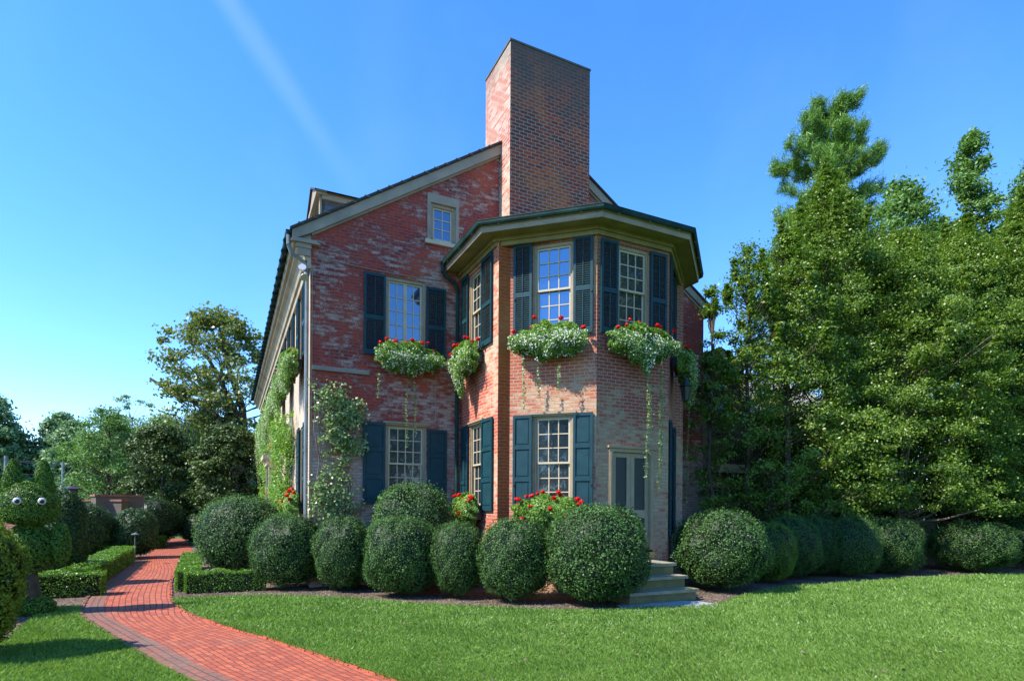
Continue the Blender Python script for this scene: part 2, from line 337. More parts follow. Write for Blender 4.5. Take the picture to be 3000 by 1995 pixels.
M['chip'] = leafmat('mulch_chip', [(0, (.06, .04, .03)), (.6, (.20, .15, .11)), (1, (.38, .31, .25))], .9, 0, .1)
M['flag'] = paint('blue_grey_flagstone', (.30, .33, .36), .1, .8, 3)
def pathmat(name, c1, c2, mort, dirt):
    m = mat(name, c1, .8, .3); t = NT(m); uv = t.n('TexCoord').outputs['UV']
    nz = t.n('TexNoise', Scale=1.3, Detail=2.0); t.l(uv, nz.inputs[0])
    off = t.n('VectorMath', _operation='SCALE'); off.inputs['Scale'].default_value = .05; t.l(nz.outputs['Color'], off.inputs[0])
    ad = t.n('VectorMath', _operation='ADD'); t.l(uv, ad.inputs[0]); t.l(off.outputs[0], ad.inputs[1])
    x = t.n('TexBrick', Scale=1., Mortar_Size=.008, Mortar_Smooth=.2, Brick_Width=.205, Row_Height=.100, Bias=-.1); t.l(ad.outputs[0], x.inputs['Vector'])
    x.inputs['Color1'].default_value = (*c1, 1); x.inputs['Color2'].default_value = (*c2, 1); x.inputs['Mortar'].default_value = (*mort, 1)
    n1, n2 = t.noise(uv, 1.2, 5), t.noise(uv, 18, 5, .7)
    c = t.mix(t.ramp(n2, [(.4, 0), (.75, .5)]), x.outputs[0], tuple(a*.65 for a in c1)); c = t.mix(t.ramp(n1, [(.5, 0), (.75, dirt)]), c, (.16, .12, .09))
    t.l(c, t.b.inputs['Base Color']); t.bump(t.math('SUBTRACT', t.math('MULTIPLY', n2, .3), x.outputs['Fac']), .8, .015); return m
M['path'] = pathmat('path_brick', (.44, .112, .052), (.28, .058, .034), (.07, .035, .025), .3)
M['edge'] = pathmat('old_edge_brick', (.26, .10, .065), (.17, .09, .07), (.06, .055, .035), .8)
# ================================================================== THE HOUSE
TH = R_(25.8); K = Vector((-4.654, 13.47, .15))
H = empty('brick_house', K, TH, 'old two storey brick house with teal shutters, tall chimney and octagonal bay', 'house')
def HW(x, y, z=0):   # house coordinates to world
    return Vector((K.x + x*math.cos(TH) - y*math.sin(TH), K.y + x*math.sin(TH) + y*math.cos(TH), K.z + z))
q = math.sqrt(.5)
fG = Fr(0, 0, 0); fL = Fr(0, 23, -90); fB1 = Fr(3.695, 0, -90); fST = Fr(3.695, -2.30, 0)
fB3 = Fr(3.983, -2.30, -45); fB4 = Fr(5.37, -3.69, 0); fB5 = Fr(7.32, -3.69, 45); fS2 = Fr(8.70, -2.31, 0); fB6 = Fr(8.99, -2.31, 90)
def wall_face(mb, fr, outline, holes, uo=0, depth=.13, reveal_mi=None):
    pts = [Vector(p) for p in outline]; edges = [(i, (i+1) % len(outline)) for i in range(len(outline))]
    for (a, b, c, e) in holes:
        i = len(pts); pts += [Vector(p) for p in ((a, c), (b, c), (b, e), (a, e))]; edges += [(i, i+1), (i+1, i+2), (i+2, i+3), (i+3, i)]
    V, _, F, _, _, _ = delaunay_2d_cdt(pts, edges, [], 1, 1e-5)
    for f in F:
        cx = sum(V[i].x for i in f)/len(f); cz = sum(V[i].y for i in f)/len(f)
        if any(a < cx < b and c < cz < e for a, b, c, e in holes): continue
        f = list(f)
        area = sum(V[f[k]].x*V[f[(k+1) % len(f)]].y - V[f[(k+1) % len(f)]].x*V[f[k]].y for k in range(len(f)))
        if area < 0: f = f[::-1]
        mb.poly([fr.p(V[i].x, V[i].y) for i in f], [(V[i].x+uo, V[i].y) for i in f])
    for (a, b, c, e) in holes:
        for (p, r_) in (((a, c), (a, e)), ((a, e), (b, e)), ((b, e), (b, c)), ((b, c), (a, c))):
            P = [fr.p(*p), fr.p(*r_), fr.p(*r_, -depth), fr.p(*p, -depth)]
            hor = p[1] == r_[1]
            U = [(p[0]+uo, p[1]), (r_[0]+uo, r_[1]), (r_[0]+uo+(0 if hor else depth), r_[1]+(depth if hor else 0)), (p[0]+uo+(0 if hor else depth), p[1]+(depth if hor else 0))]
            mb.poly(P, U)
def window(fr, u0, u1, z0, z1, cols, rows, zm=None, cap=.0, glass='glass', trim='trim', sash='cream', sill=True, blinds=False, casement=False):
    """opening u0..u1, z0..z1 ; rows = (upper, lower) pane rows around the meeting rail zm"""
    m = MB(); t = .075
    m.box(fr, u0, u0+t, z0+.05, z1-.075, -.16, -.03); m.box(fr, u1-t, u1, z0+.05, z1-.075, -.16, -.03)
    m.box(fr, u0, u1, z1-.075, z1, -.16, -.028)
    m.box(fr, u0+.0, u0+.032, z0+.05, z1-.08, -.028, -.006); m.box(fr, u1-.032, u1-.0, z0+.05, z1-.08, -.028, -.006)
    if sill: m.box(fr, u0-.03, u1+.03, z0-.03, z0+.05, -.16, .045)
    if cap: m.box(fr, u0-.07, u1+.07, z1+.002, z1+.045, -.02, .065); m.box(fr, u0-.045, u1+.045, z1-.035, z1+.001, -.02, .035)
    W = m.build('window', M[trim], H)
    g0, g1 = u0+t+.002, u1-t-.002; st = .042; mu = .011
    b0, b1 = z0+.052, z1-.077; zm = zm or (b0+b1)/2
    s = MB(); gl = MB()
    def sash_(a, b, c, e, w0, w1, nc, nr):
        s.box(fr, a, a+st, c, e, w0, w1); s.box(fr, b-st, b, c, e, w0, w1)
        s.box(fr, a+st, b-st, c, c+st, w0, w1); s.box(fr, a+st, b-st, e-st, e, w0, w1)
        for i in range(1, nc):
            u = a+st+(b-a-2*st)*i/nc; s.box(fr, u-mu, u+mu, c+st, e-st, w0+.008, w1-.004)
        for i in range(1, nr):
            z = c+st+(e-c-2*st)*i/nr; s.box(fr, a+st, b-st, z-mu, z+mu, w0+.01, w1-.006)
        gl.box(fr, a+.01, b-.01, c+.01, e-.01, w0+.012, w0+.016)
    if casement:
        um = (g0+g1)/2
        sash_(g0, um-.001, b0, b1, -.11, -.07, cols//2, rows[0]); sash_(um+.001, g1, b0, b1, -.11, -.07, cols//2, rows[0])
    elif rows[1] == 0:
        sash_(g0, g1, b0, b1, -.11, -.07, cols, rows[0])
    else:
        sash_(g0, g1, zm-.02, b1, -.095, -.055, cols, rows[0]); sash_(g0, g1, b0, zm+.02, -.137, -.098, cols, rows[1])
    s.build('sash', M[sash], W); gl.build('pane', M[glass], W)
    if blinds:
        bl = MB(); z = zm+.03
        while z < b1-.05: bl.box(fr, g0+st+.01, g1-st-.01, z, z+.028, -.0825, -.0815); z += .047
        bl.build('blind', M['blind'], W)
    return W
def shutter(fr, u0, u1, z0, z1, kind, ang=0, latch=None):
    m = MB(); w0, w1 = .025, .062
    st = .055
    if ang:   # swung away from the wall about its hinge (u1 side kept)
        o = fr.p(u1 if ang > 0 else u0, 0, .03); fr2 = Fr(o[0], o[1], math.degrees(fr.a)+ang); L = u1-u0
        if ang > 0: u0, u1 = -L, 0
        else: u0, u1 = 0, L
        fr = fr2; w0, w1 = 0, .037
    m.box(fr, u0, u0+st, z0, z1, w0, w1); m.box(fr, u1-st, u1, z0, z1, w0, w1)
    if kind == 'louver':
        zm = z0+(z1-z0)*.46; bars = [(z0, z0+.12), (zm-.05, zm+.05), (z1-.07, z1)]
    else:
        h = z1-z0; bars = [(z0, z0+.10), (z0+h*.33-.045, z0+h*.33+.045), (z0+h*.665-.045, z0+h*.665+.045), (z1-.07, z1)]
    for a, b in bars: m.box(fr, u0+st, u1-st, a, b, w0+.002, w1-.002)
    for (a, b), (c, e) in zip(bars[:-1], bars[1:]):
        if kind == 'louver':
            z = b+.006
            while z < c-.012:
                i0, i1 = u0+st, u1-st; um = (i0+i1)/2
                P = fr.p; t = .004
                Q = [P(i0, z, w1-.004), P(i1, z, w1-.004), P(i1, z+.030, w0+.002), P(i0, z+.030, w0+.002)]
                m.poly(Q); m.poly([tuple(np.add(p, (0, 0, -.009))) for p in Q[::-1]])
                m.poly([tuple(np.add(Q[0], (0, 0, -.009))), tuple(np.add(Q[1], (0, 0, -.009))), Q[1], Q[0]])
                z += .047
            m.box(fr, (u0+u1)/2-.009, (u0+u1)/2+.009, b+.02, c-.02, w1-.004, w1+.008)
        else:
            m.box(fr, u0+st, u1-st, b, c, w0, w1-.024)
            m.box(fr, u0+st+.035, u1-st-.035, b+.035, c-.035, w1-.024, w1-.013)
    o = m.build('shutter', M['shut'], H)
    if latch is not None:
        l = MB(); u = u0+.028 if latch < 0 else u1-.028; z = z0+(z1-z0)*(.42 if kind == 'louver' else .27)
        c = fr.p(u, z, w1); l.tube(c, fr.p(u, z, w1+.02), .022, .022, 10); l.build('latch', M['iron'], o)
    return o
# ---- gable wall with its window openings
ZT = 8.02; SL = .646
rz = lambda x: 8.0 + SL*((x+.42) if x < 5.94 else (12.3-x))      # roof surface height over local x
ho = [(1.73, 2.73, 5.42, 7.32), (1.75, 2.77, 1.72, 3.75), (2.76, 3.60, 8.33, 9.58)]
g = MB(); wall_face(g, fG, [(0, -.15), (11.9, -.15), (11.9, rz(11.9)-.1), (5.94, rz(5.94)-.1), (0, rz(0)-.1)], ho)
g.build('gable_wall', M['gable'], H)
l = MB(); lw = []
for k in range(8): yc = 1.75+2.75*k; lw += [(23-yc-.45, 23-yc+.45, 5.42, 7.2)]
for k in (0, 1, 3, 4, 5, 6): yc = 1.45+3.2*k; lw += [(23-yc-.45, 23-yc+.45, 1.75, 3.75)]
wall_face(l, fL, [(0, -.15), (23, -.15), (23, 8.0), (0, 8.0)], lw)
l.build('side_wall', M['left'], H)
b = MB(); bk = Fr(11.9, 0, 90); wall_face(b, bk, [(0, -.15), (23, -.15), (23, 8.0), (0, 8.0)], []); bb = Fr(11.9, 23, 180)
wall_face(b, bb, [(0, -.15), (11.9, -.15), (11.9, 8.1), (5.94, 12.0), (0, 8.1)], []); b.build('rear_wall', M['gable'], H)
# ---- bay walls
bz = 7.72
b1 = MB(); wall_face(b1, fB1, [(0, -.15), (2.3, -.15), (2.3, bz), (0, bz)], [(.56, 1.40, 5.45, 7.46), (.62, 1.46, 1.72, 3.76)], 11); b1.build('bay_side_wall', M['bay1'], H)
b2 = MB(); wall_face(b2, fST, [(0, -.15), (.288, -.15), (.288, bz), (0, bz)], [], 15.1); b2.build('bay_pilaster', M['strip'], H)
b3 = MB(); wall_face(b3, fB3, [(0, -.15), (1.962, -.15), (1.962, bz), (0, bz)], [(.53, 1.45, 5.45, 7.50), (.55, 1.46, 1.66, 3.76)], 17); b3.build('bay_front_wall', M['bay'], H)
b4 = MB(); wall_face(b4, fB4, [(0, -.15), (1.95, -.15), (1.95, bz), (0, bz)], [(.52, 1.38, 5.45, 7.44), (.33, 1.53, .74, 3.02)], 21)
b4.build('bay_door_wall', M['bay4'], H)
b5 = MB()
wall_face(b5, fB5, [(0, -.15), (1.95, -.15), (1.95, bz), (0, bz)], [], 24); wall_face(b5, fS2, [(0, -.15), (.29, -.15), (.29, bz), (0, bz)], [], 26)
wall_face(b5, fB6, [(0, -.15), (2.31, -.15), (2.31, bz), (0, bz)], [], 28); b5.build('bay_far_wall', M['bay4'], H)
# dark floor plates so that no light shows through the rooms
# ---- windows and shutters
window(fG, 1.73, 2.73, 5.42, 7.32, 4, (5, 0), cap=.0, glass='glassU', casement=True, sash='cream')
window(fG, 1.75, 2.77, 1.72, 3.75, 4, (3, 3), 2.78, cap=.1, blinds=True)
window(fG, 2.85, 3.51, 8.42, 9.36, 2, (3, 0), glass='glassU', sill=False)
a = MB()
a.box(fG, 2.76, 2.85, 8.40, 9.49, -.12, .03); a.box(fG, 3.51, 3.60, 8.40, 9.49, -.12, .03); a.box(fG, 2.76, 3.60, 9.36+.001, 9.58, -.12, .034); a.build('attic_window_casing', M['trimg'], H)
a = MB(); a.box(fG, 2.70, 3.66, 8.31, 8.41, -.12, .075); a.build('attic_sill', M['cream'], H)
for (fr, a0, a1, z0, z1, kind) in ((fG, 1.20, 1.72, 5.36, 7.32, 'louver'), (fG, 2.74, 3.25, 5.36, 7.22, 'louver'), (fG, 1.20, 1.73, 1.78, 3.75, 'panel'), (fG, 2.79, 3.30, 1.70, 3.66, 'panel'),
                                   (fB3, .09, .52, 5.46, 7.55, 'louver'), (fB3, 1.455, 1.88, 5.46, 7.55, 'louver'), (fB3, .10, .54, 1.64, 3.76, 'panel'), (fB3, 1.47, 1.90, 1.64, 3.76, 'panel'),
                                   (fB4, .07, .51, 5.46, 7.47, 'louver'), (fB4, 1.39, 1.85, 5.46, 7.44, 'louver'),
                                   (fB1, .13, .55, 5.46, 7.50, 'louver'), (fB1, 1.41, 2.02, 5.46, 7.50, 'louver'), (fB1, .16, .60, 1.64, 3.74, 'panel'), (fB1, 1.48, 2.10, 1.64, 3.76, 'panel')):
    lat = (-1 if a0 < .7 or fr is fG and a0 < 2 else 1) if (fr is fB3 or fr is fB4) else None
    shutter(fr, a0, a1, z0, z1, kind, latch=lat)
window(fB3, .53, 1.45, 5.45, 7.50, 3, (3, 3), 6.5, glass='glassU')
window(fB3, .55, 1.46, 1.66, 3.76, 3, (3, 3), 2.70, cap=.1)
window(fB1, .56, 1.40, 5.45, 7.46, 3, (3, 3), 6.5)
window(fB1, .62, 1.46, 1.72, 3.76, 3, (3, 3), 2.75, cap=.1)
window(fB4, .52, 1.38, 5.45, 7.44, 3, (3, 3), 6.5)
sh = MB()  # edge-on shutter of the hidden far bay windows
shutter(fB5, .14, .56, 5.46, 7.5, 'louver'); shutter(fB5, 1.4, 1.85, 5.46, 7.5, 'louver'); shutter(fB5, .14, .56, 1.1, 3.76, 'panel'); shutter(fB5, 1.4, 1.85, 1.1, 3.76, 'panel')
window(fB5, .57, 1.39, 5.6, 7.4, 3, (3, 3), 6.5)
for k, (a, b_, c, e) in enumerate(lw):
    up = c > 5
    window(fL, a, b_, c, e, 3, (3, 3), (c+e)/2, glass='glassU' if up else 'glass')
    for (s0, s1) in ((a-.50, a-.01), (b_+.01, b_+.50)):
        shutter(fL, s0, s1, c-.02, e, 'louver' if up else 'panel')
# ---- double screen door of the bay
dm = MB(); dm.box(fB4, .33, .43, .80, 2.94, -.13, .02); dm.box(fB4, 1.43, 1.53, .80, 2.94, -.13, .02); dm.box(fB4, .33, 1.53, 2.94, 3.02, -.13, .02)
dm.box(fB4, .29, 1.57, 3.021, 3.07, -.02, .06); dm.box(fB4, 1.44, 1.475, .80, 2.93, .02, .035); dm.box(fB4, .36, .395, .80, 2.93, .02, .035)
DF = dm.build('door_frame', M['trim'], H)
for (a, b_, knob) in ((.432, .927, False), (.933, 1.428, True)):
    m = MB(); ins = [(1.0, 1.50), (1.68, 2.83)]; w0, w1 = -.075, -.035
    m.box(fB4, a, a+.10, .80, 2.93, w0, w1); m.box(fB4, b_-.10, b_, .80, 2.93, w0, w1)
    for c, e in ((.80, 1.0), (1.50, 1.68), (2.83, 2.93)): m.box(fB4, a+.10, b_-.10, c, e, w0, w1-.002)
    D = m.build('screen_door', M['trim'], H)
    n = MB(); [n.box(fB4, a+.10, b_-.10, c, e, w0+.01, w0+.016) for c, e in ins]; n.build('screen', M['screen'], D)
    if knob:
        n = MB(); n.box(fB4, a+.015, a+.05, 1.49, 1.66, w1, w1+.012); n.tube(fB4.p(a+.033, 1.60, w1), fB4.p(a+.033, 1.60, w1+.06), .012); n.tube(fB4.p(a+.02, 1.60, w1+.05), fB4.p(a+.12, 1.60, w1+.05), .010); n.build('handle', M['brass'], D)
m = MB(); m.box(fB4, .30, 1.56, .62, .745, -.1, .03); m.build('threshold', M['yellow'], H)
# ---- bay cornice, soffit, gutter, roof
Ew = [(3.695, .0), (3.695, -2.30), (3.983, -2.42), (5.37, -3.69), (7.32, -3.69), (8.70, -2.42), (8.99, -2.30), (8.99, 0)]
def ring(e):    # eaves polygon around the bay at distance e (octagon, ignoring the pilaster nib)
    return [(3.695-e, 0), (3.695-e, -2.18-e*.414), (5.37-e*.414, -3.69-e), (7.32+e*.414, -3.69-e), (8.99+e, -2.18-e*.414), (8.99+e, 0)]
def strip_ring(mb, r0, z0, r1, z1, scale=1):
    u = 0
    for i in range(len(r0)-1):
        a, b_, c, e = r0[i], r0[i+1], r1[i+1], r1[i]; L = math.dist(a, b_)
        mb.poly([(*a, z0), (*b_, z0), (*c, z1), (*e, z1)], [(u, 0), (u+L, 0), (u+L, 1), (u, 1)]); u += L
wallring = ring(-.02)
s = MB(); strip_ring(s, ring(.45), 7.70, wallring, 7.72); s.build('bay_soffit', M['soffit'], H)
s = MB()
for (e, za, zb) in ((.055, 7.53, 7.62), (.105, 7.62, 7.715)): strip_ring(s, ring(e), za, ring(e), zb); strip_ring(s, ring(-.01), za, ring(e), za)
s.build('bay_cornice', M['soffit'], H)
s = MB(); strip_ring(s, ring(.45), 7.68, ring(.465), 7.72); strip_ring(s, ring(.465), 7.72, ring(.465), 7.80); strip_ring(s, ring(.465), 7.80, ring(.49), 7.83); strip_ring(s, ring(.44), 7.68, ring(.44), 7.70); strip_ring(s, ring(.44), 7.68, ring(.45), 7.68)
s.build('bay_fascia', M['trimg'], H)
s = MB(); rr = ring(.58)
prof = [(.485, 7.89), (.488, 7.84), (.505, 7.805), (.53, 7.795), (.555, 7.805), (.572, 7.84), (.575, 7.89), (.583, 7.892), (.583, 7.902), (.56, 7.902)]
for (ea, za), (eb, zb) in zip(prof[:-1], prof[1:]): strip_ring(s, ring(ea), za, ring(eb), zb)
G_ = s.build('bay_gutter', M['copper'], H)
s = MB()
for i in range(5):
    a, b_ = ring(.53)[i], ring(.53)[i+1]; n = max(2, int(math.dist(a, b_)/.75))
    for k in range(n):
        f = (k+.5)/n; x, y = a[0]+(b_[0]-a[0])*f, a[1]+(b_[1]-a[1])*f; s = MB(); s.ball((x, y, 7.80), .016, 5, (1, 1, 1.6)); s.build('hanger', M['pipe'], G_)
s = MB(); top = [(6.34+(x-6.34)*.30, y*.12) for x, y in ring(.55)]
rg = ring(.54)
for i in range(5):
    a, b_, c, e = rg[i], rg[i+1], top[i+1], top[i]; L = math.dist(a, b_)
    s.poly([(*a, 7.93), (*b_, 7.93), (*c, 9.05), (*e, 9.05)], [(0, 0), (L, 0), (L*.65, 3.4), (L*.35, 3.4)])
    s.poly([(*a, 7.90), (*b_, 7.90), (*b_, 7.93), (*a, 7.93)])
s.build('bay_roof', M['roof'], H)
# ragged shingle courses on the bay eaves
# ---- chimney
cf = Fr(4.74, -.645, 0); cl = Fr(4.74, .95, -90); cr = Fr(7.14, -.645, 90); cb = Fr(7.14, .95, 180)
s = MB(); wall_face(s, cf, [(0, 7.6), (2.4, 7.6), (2.4, 13.6), (0, 13.6)], [], 31); wall_face(s, cr, [(0, 7.6), (1.595, 7.6), (1.595, 13.6), (0, 13.6)], [], 38); wall_face(s, cb, [(0, 9), (2.4, 9), (2.4, 13.6), (0, 13.6)], [], 38)
s.box(cf, .0, 2.4, 13.6, 13.63, -1.595, .0)
CH = s.build('chimney', M['chim'], H)
s = MB(); wall_face(s, cl, [(0, 7.6), (1.595, 7.6), (1.595, 13.6), (0, 13.6)], [], 35); s.build('chimney_side', M['chimLit'], CH)
s = MB(); s.box(cf, -.02, 2.42, 13.631, 13.68, -1.615, .02); s.build('chimney_cap', M['chimLit'] if False else paint('sooty_cap', (.09, .085, .075), .3, .9, 6), CH)
# ---- main roof
s = MB(); y0, y1 = -.16, 23.3
def slope(mb, xa, za, xb, zb, y0, y1, t=.06):
    L = math.hypot(xb-xa, zb-za)
    mb.poly([(xa, y1, za), (xa, y0, za), (xb, y0, zb), (xb, y1, zb)], [(y1, 0), (y0, 0), (y0, L), (y1, L)])
    mb.poly([(xa, y0, za-t), (xa, y1, za-t), (xb, y1, zb-t), (xb, y0, zb-t)]); mb.poly([(xa, y0, za-t), (xb, y0, zb-t), (xb, y0, zb), (xa, y0, za)])
    mb.poly([(xa, y1, za-t), (xa, y0, za-t), (xa, y0, za), (xa, y1, za)])
slope(s, -.47, 7.985, 5.94, rz(5.94)+.02, y0, y1); slope(s, 12.35, 7.985, 5.94, rz(5.94)+.02, y0, y1)
x = -.3
while x < 11.9:   # course ends that catch the light along the verge
    if x < 4.6: s.box(Fr(0, 0, 0), x, x+.13, rz(x)+.02, rz(x)+.045, .10, .172)
    x += .26+.1*random.random()
RF = s.build('main_roof', M['roof'], H)
s = MB()
for (xa, xb) in ((-.42, 4.735), (7.145, 12.3)):
    o = [(xa, -.0), (xb, -.0)]; A = [(xa, rz(xa)-.31), (xb, rz(xb)-.31), (xb, rz(xb)-.05), (xa, rz(xa)-.05)]
    if xa < 0: A = [(xa, rz(xa)-.27), (-.02, rz(-.02)-.31), (xb, rz(xb)-.31), (xb, rz(xb)-.05), (xa, rz(xa)-.05)]
    if xb > 12: A = [(xa, rz(xa)-.31), (xb, rz(xb)-.27), (xb, rz(xb)-.05), (xa, rz(xa)-.05)]
    f_ = [(x, -.11, z) for x, z in A]; k_ = [(x, -.0, z) for x, z in A]; s.poly(f_)
    for i in range(len(A)): j = (i+1) % len(A); s.poly([k_[i], k_[j], f_[j], f_[i]])
    A2 = [(xa+.43 if xa < 0 else xa, 0), (xb if xb < 12 else 11.9, 0)]
    (p, _), (r_, _) = A2; f2 = [(p, -.05, rz(p)-.36), (r_, -.05, rz(r_)-.36), (r_, -.05, rz(r_)-.305), (p, -.05, rz(p)-.305)]; s.poly(f2); s.poly([(p, 0, rz(p)-.36), (r_, 0, rz(r_)-.36), (r_, -.05, rz(r_)-.36), (p, -.05, rz(p)-.36)])
s.build('rake_board', M['trimg'], H)
# left eaves: moulded cornice
prof = [(0, 7.18), (-.07, 7.18), (-.08, 7.34), (-.13, 7.36), (-.15, 7.44), (-.21, 7.55), (-.30, 7.62), (-.31, 7.68), (-.38, 7.70), (-.40, 7.78), (-.42, 7.95), (0, 7.95)]
s = MB()
for (xa, za), (xb, zb) in zip(prof[:-1], prof[1:]): s.poly([(xa, .0, za), (xa, 23.0, za), (xb, 23.0, zb), (xb, .0, zb)])
s.poly([(x, .0, z) for x, z in prof]); s.poly([(x, 23.0, z) for x, z in prof][::-1])
s.build('eaves_cornice', M['cornice'], H)
s = MB(); s.box(fG, -.44, .17, 7.70, 7.745, .002, .13); s.box(fG, -.40, .12, 7.745, 7.80, .002, .10); s.box(fG, -.30, -.02, 7.44, 7.60, .001, .05); s.box(fG, -.34, -.0, 7.60, 7.70, .001, .075); s.build('cornice_return', M['trimg'], H)
s = MB(); 
gp = [(-.425+ -.065*(1-math.cos(t)), 7.93-.085*math.sin(t)) for t in np.linspace(0, math.pi, 9)]
for (xa, za), (xb, zb) in zip(gp[:-1], gp[1:]):
    s.poly([(xa, -.1, za), (xb, -.1, zb), (xb, 23.1, zb), (xa, 23.1, za)]); s.poly([(xa*1.0+.004, -.1, za+.01), (xa+.004, 23.1, za+.01), (xb+.004, 23.1, zb+.01), (xb+.004, -.1, zb+.01)])
s.poly([(x, -.1, z) for x, z in gp]); y = .3
while y < 23: s.tube((-.50, y, 7.84), (-.50, y+.05, 7.84), .085, .085, 8); y += .62
s.build('eaves_gutter', M['copper'], H)
s = MB(); s.path([(-.49, -.02, 7.84), (-.49, -.02, 7.62), (-.42, .02, 7.46), (-.12, .08, 7.32), (-.075, .10, 7.2), (-.075, .10, 0)], .045); s.build('corner_downspout', M['pipe'], H)
s = MB(); s.path([(-.012, -.03, 7.1), (-.012, -.03, 0)], .012, 6); s.path([(.03, -.02, 7.1), (.03, -.02, 0)], .008, 6); s.build('corner_conduit', M['trim'], H)
s = MB(); s.path([(3.15, -.10, 7.80), (3.15, -.10, 7.62), (3.30, -.10, 7.50), (3.50, -.09, 7.38), (3.55, -.09, 7.20), (3.55, -.09, 0)], .048); s.build('bay_downspout', M['copper'], H)
s = MB(); s.path([(10.2, -.09, 5.4), (10.2, -.09, 0)], .05); s.path([(10.0, -.09, 6.4), (10.3, -.09, 6.6), (11.4, -.09, 6.5)], .02, 6); s.build('rear_downspout', M['pipe'], H)
# cables and brackets on the gable
s = MB(); pts = [(.15+3.0*i/12, -.03, 7.47-.06*math.sin(math.pi*i/12*1.0)-.03*i/12) for i in range(13)]; s.path(pts, .009, 5)
s.path([(3.0, -.03, 7.4), (3.0, -.03, 3.7)], .008, 5); s.path([(3.25, -.03, 8.3), (3.25, -.03, 7.8)], .007, 5); s.build('wall_cable', M['trimg'], H)
s = MB(); s.box(fG, .03, 1.33, 4.86, 4.94, .0, .07); s.box(fG, .03, 1.33, 4.93, 4.96, .0, .05); s.build('wall_ledge', paint('ledge_grey', (.22, .19, .15), .15), H)
# dormer on the side slope
s = MB(); D0, D1, dx, dz = 2.45, 4.0, .55, 10.12
zb = lambda x: rz(x)-.05
xe = (dz-8.0)/SL-.42
s.poly([(dx, D0, zb(dx)), (xe, D0, dz), (dx, D0, dz)], [(dx, zb(dx)), (xe, dz), (dx, dz)]); s.poly([(dx, D1, zb(dx)), (dx, D1, dz), (xe, D1, dz)], [(dx, zb(dx)), (dx, dz), (xe, dz)])
DO = s.build('dormer', M['slates'], H)
s = MB(); fd = Fr(dx, D1, -90); s.box(fd, 0, D1-D0, zb(dx)-.1, dz, -.08, .0); s.box(fd, -.05, .14, zb(dx), dz, 0, .05); s.box(fd, D1-D0-.14, D1-D0+.05, zb(dx), dz, 0, .05)
s.box(fd, -.16, D1-D0+.16, dz, dz+.12, -.12, .16); pk = dz+.55; ym = (D0+D1)/2
s.poly([(dx-.14, D1+.16, dz+.12), (dx-.14, D0-.16, dz+.12), (dx-.14, ym, pk)])
s.box(Fr(0, D0, 0), dx, xe+.2, dz-.10, dz+.10, 0, .12)
s.build('dormer_trim', M['trim'], DO)
s = MB(); xr = (pk-8)/SL-.42
for sy in (-1, 1):
    ya = ym+sy*(ym-D0+.2); P = [(dx-.2, ya, dz+.10), (xe+.3, ya, dz+.10), (xr, ym, pk+.04), (dx-.2, ym, pk+.04)]
    if sy > 0: P = P[::-1]
    s.poly(P); s.poly([tuple(np.subtract(p, (0, 0, .05))) for p in P[::-1]]); s.poly([P[0], P[3] if sy < 0 else P[3], tuple(np.subtract(P[3], (0, 0, .05))), tuple(np.subtract(P[0], (0, 0, .05)))])
s.build('dormer_roof', M['roof'], DO)
s = MB(); s.box(fd, .3, D1-D0-.3, zb(dx)+.15, dz-.12, .0, .02); s.build('dormer_window', M['glassU'], DO)
# door hood on the side wall
s = MB(); s.box(fL, 23-9.4, 23-7.7, 3.35, 3.5, 0, .62); s.box(fL, 23-9.3, 23-7.8, 3.15, 3.35, 0, .5); s.box(fL, 23-9.3, 23-9.16, .2, 3.15, .30, .44); s.box(fL, 23-7.94, 23-7.8, .2, 3.15, .30, .44)
s.build('door_hood', M['cream'], H)
s = MB(); s.box(fL, 23-9.05, 23-8.05, .2, 2.7, 0, .04); s.build('side_door', M['shut'], H)
# floodlights under the cornice
s = MB(); s.tube((-.10, -.0, 7.12), (-.14, -.10, 7.05), .014); s.build('floodlight_arm', M['iron'], H)
s = MB()
for c, dr in (((-.20, -.12, 7.12), (-.2, -.8, .35)), ((-.16, -.14, 6.90), (.1, -.7, -.7))):
    dv = Vector(dr).normalized(); c = Vector(c); s.tube(c-dv*.09, c, .035, .085, 12); s.tube(c, c+dv*.02, .088, .088, 12)
s.build('floodlight', M['galv'], H)
# ---- rear wing (seen through the hollies)
WG = empty('rear_wing', HW(11.95, .35), TH, 'low rear wing with pale grey roof and balcony behind the hollies', 'house')
f0 = Fr(0, 0, 0); s = MB()
wh = [(.5, 1.3, 1.0, 2.7), (1.5, 2.3, 1.0, 2.7), (3.6, 4.5, .1, 2.6), (5.2, 6.1, 1.0, 2.6)]
wall_face(s, f0, [(0, -.15), (9, -.15), (9, 5.0), (0, 5.0)], wh); s.build('wall', paint('wing_wall', (.26, .22, .15), .2, .7, 2), WG)
HH = H; H = WG
for a, b_, c, e in wh: window(f0, a, b_, c, e, 3, (3, 3), (c+e)/2)
H = HH
s = MB(); L = math.hypot(4.6, 2.6)
s.poly([(-.1, -.45, 4.9), (9.3, -.45, 4.9), (9.3, 4.15, 7.5), (-.1, 4.15, 7.5)], [(0, 0), (9.4, 0), (9.4, L), (0, L)]); s.poly([(-.1, -.45, 4.8), (9.3, -.45, 4.8), (9.3, -.45, 4.9), (-.1, -.45, 4.9)]); s.poly([(9.3, -.45, 4.8), (-.1, -.45, 4.8), (-.1, 4.15, 7.4), (9.3, 4.15, 7.4)])
s.poly([(9.3, 8.7, 4.9), (-.1, 8.7, 4.9), (-.1, 4.15, 7.5), (9.3, 4.15, 7.5)]); s.poly([(9, 0, -.15), (9, 8.2, -.15), (9, 8.2, 5), (9, 4.15, 7.4), (9, 0, 4.9)])
s.build('roof', M['roofp'], WG)
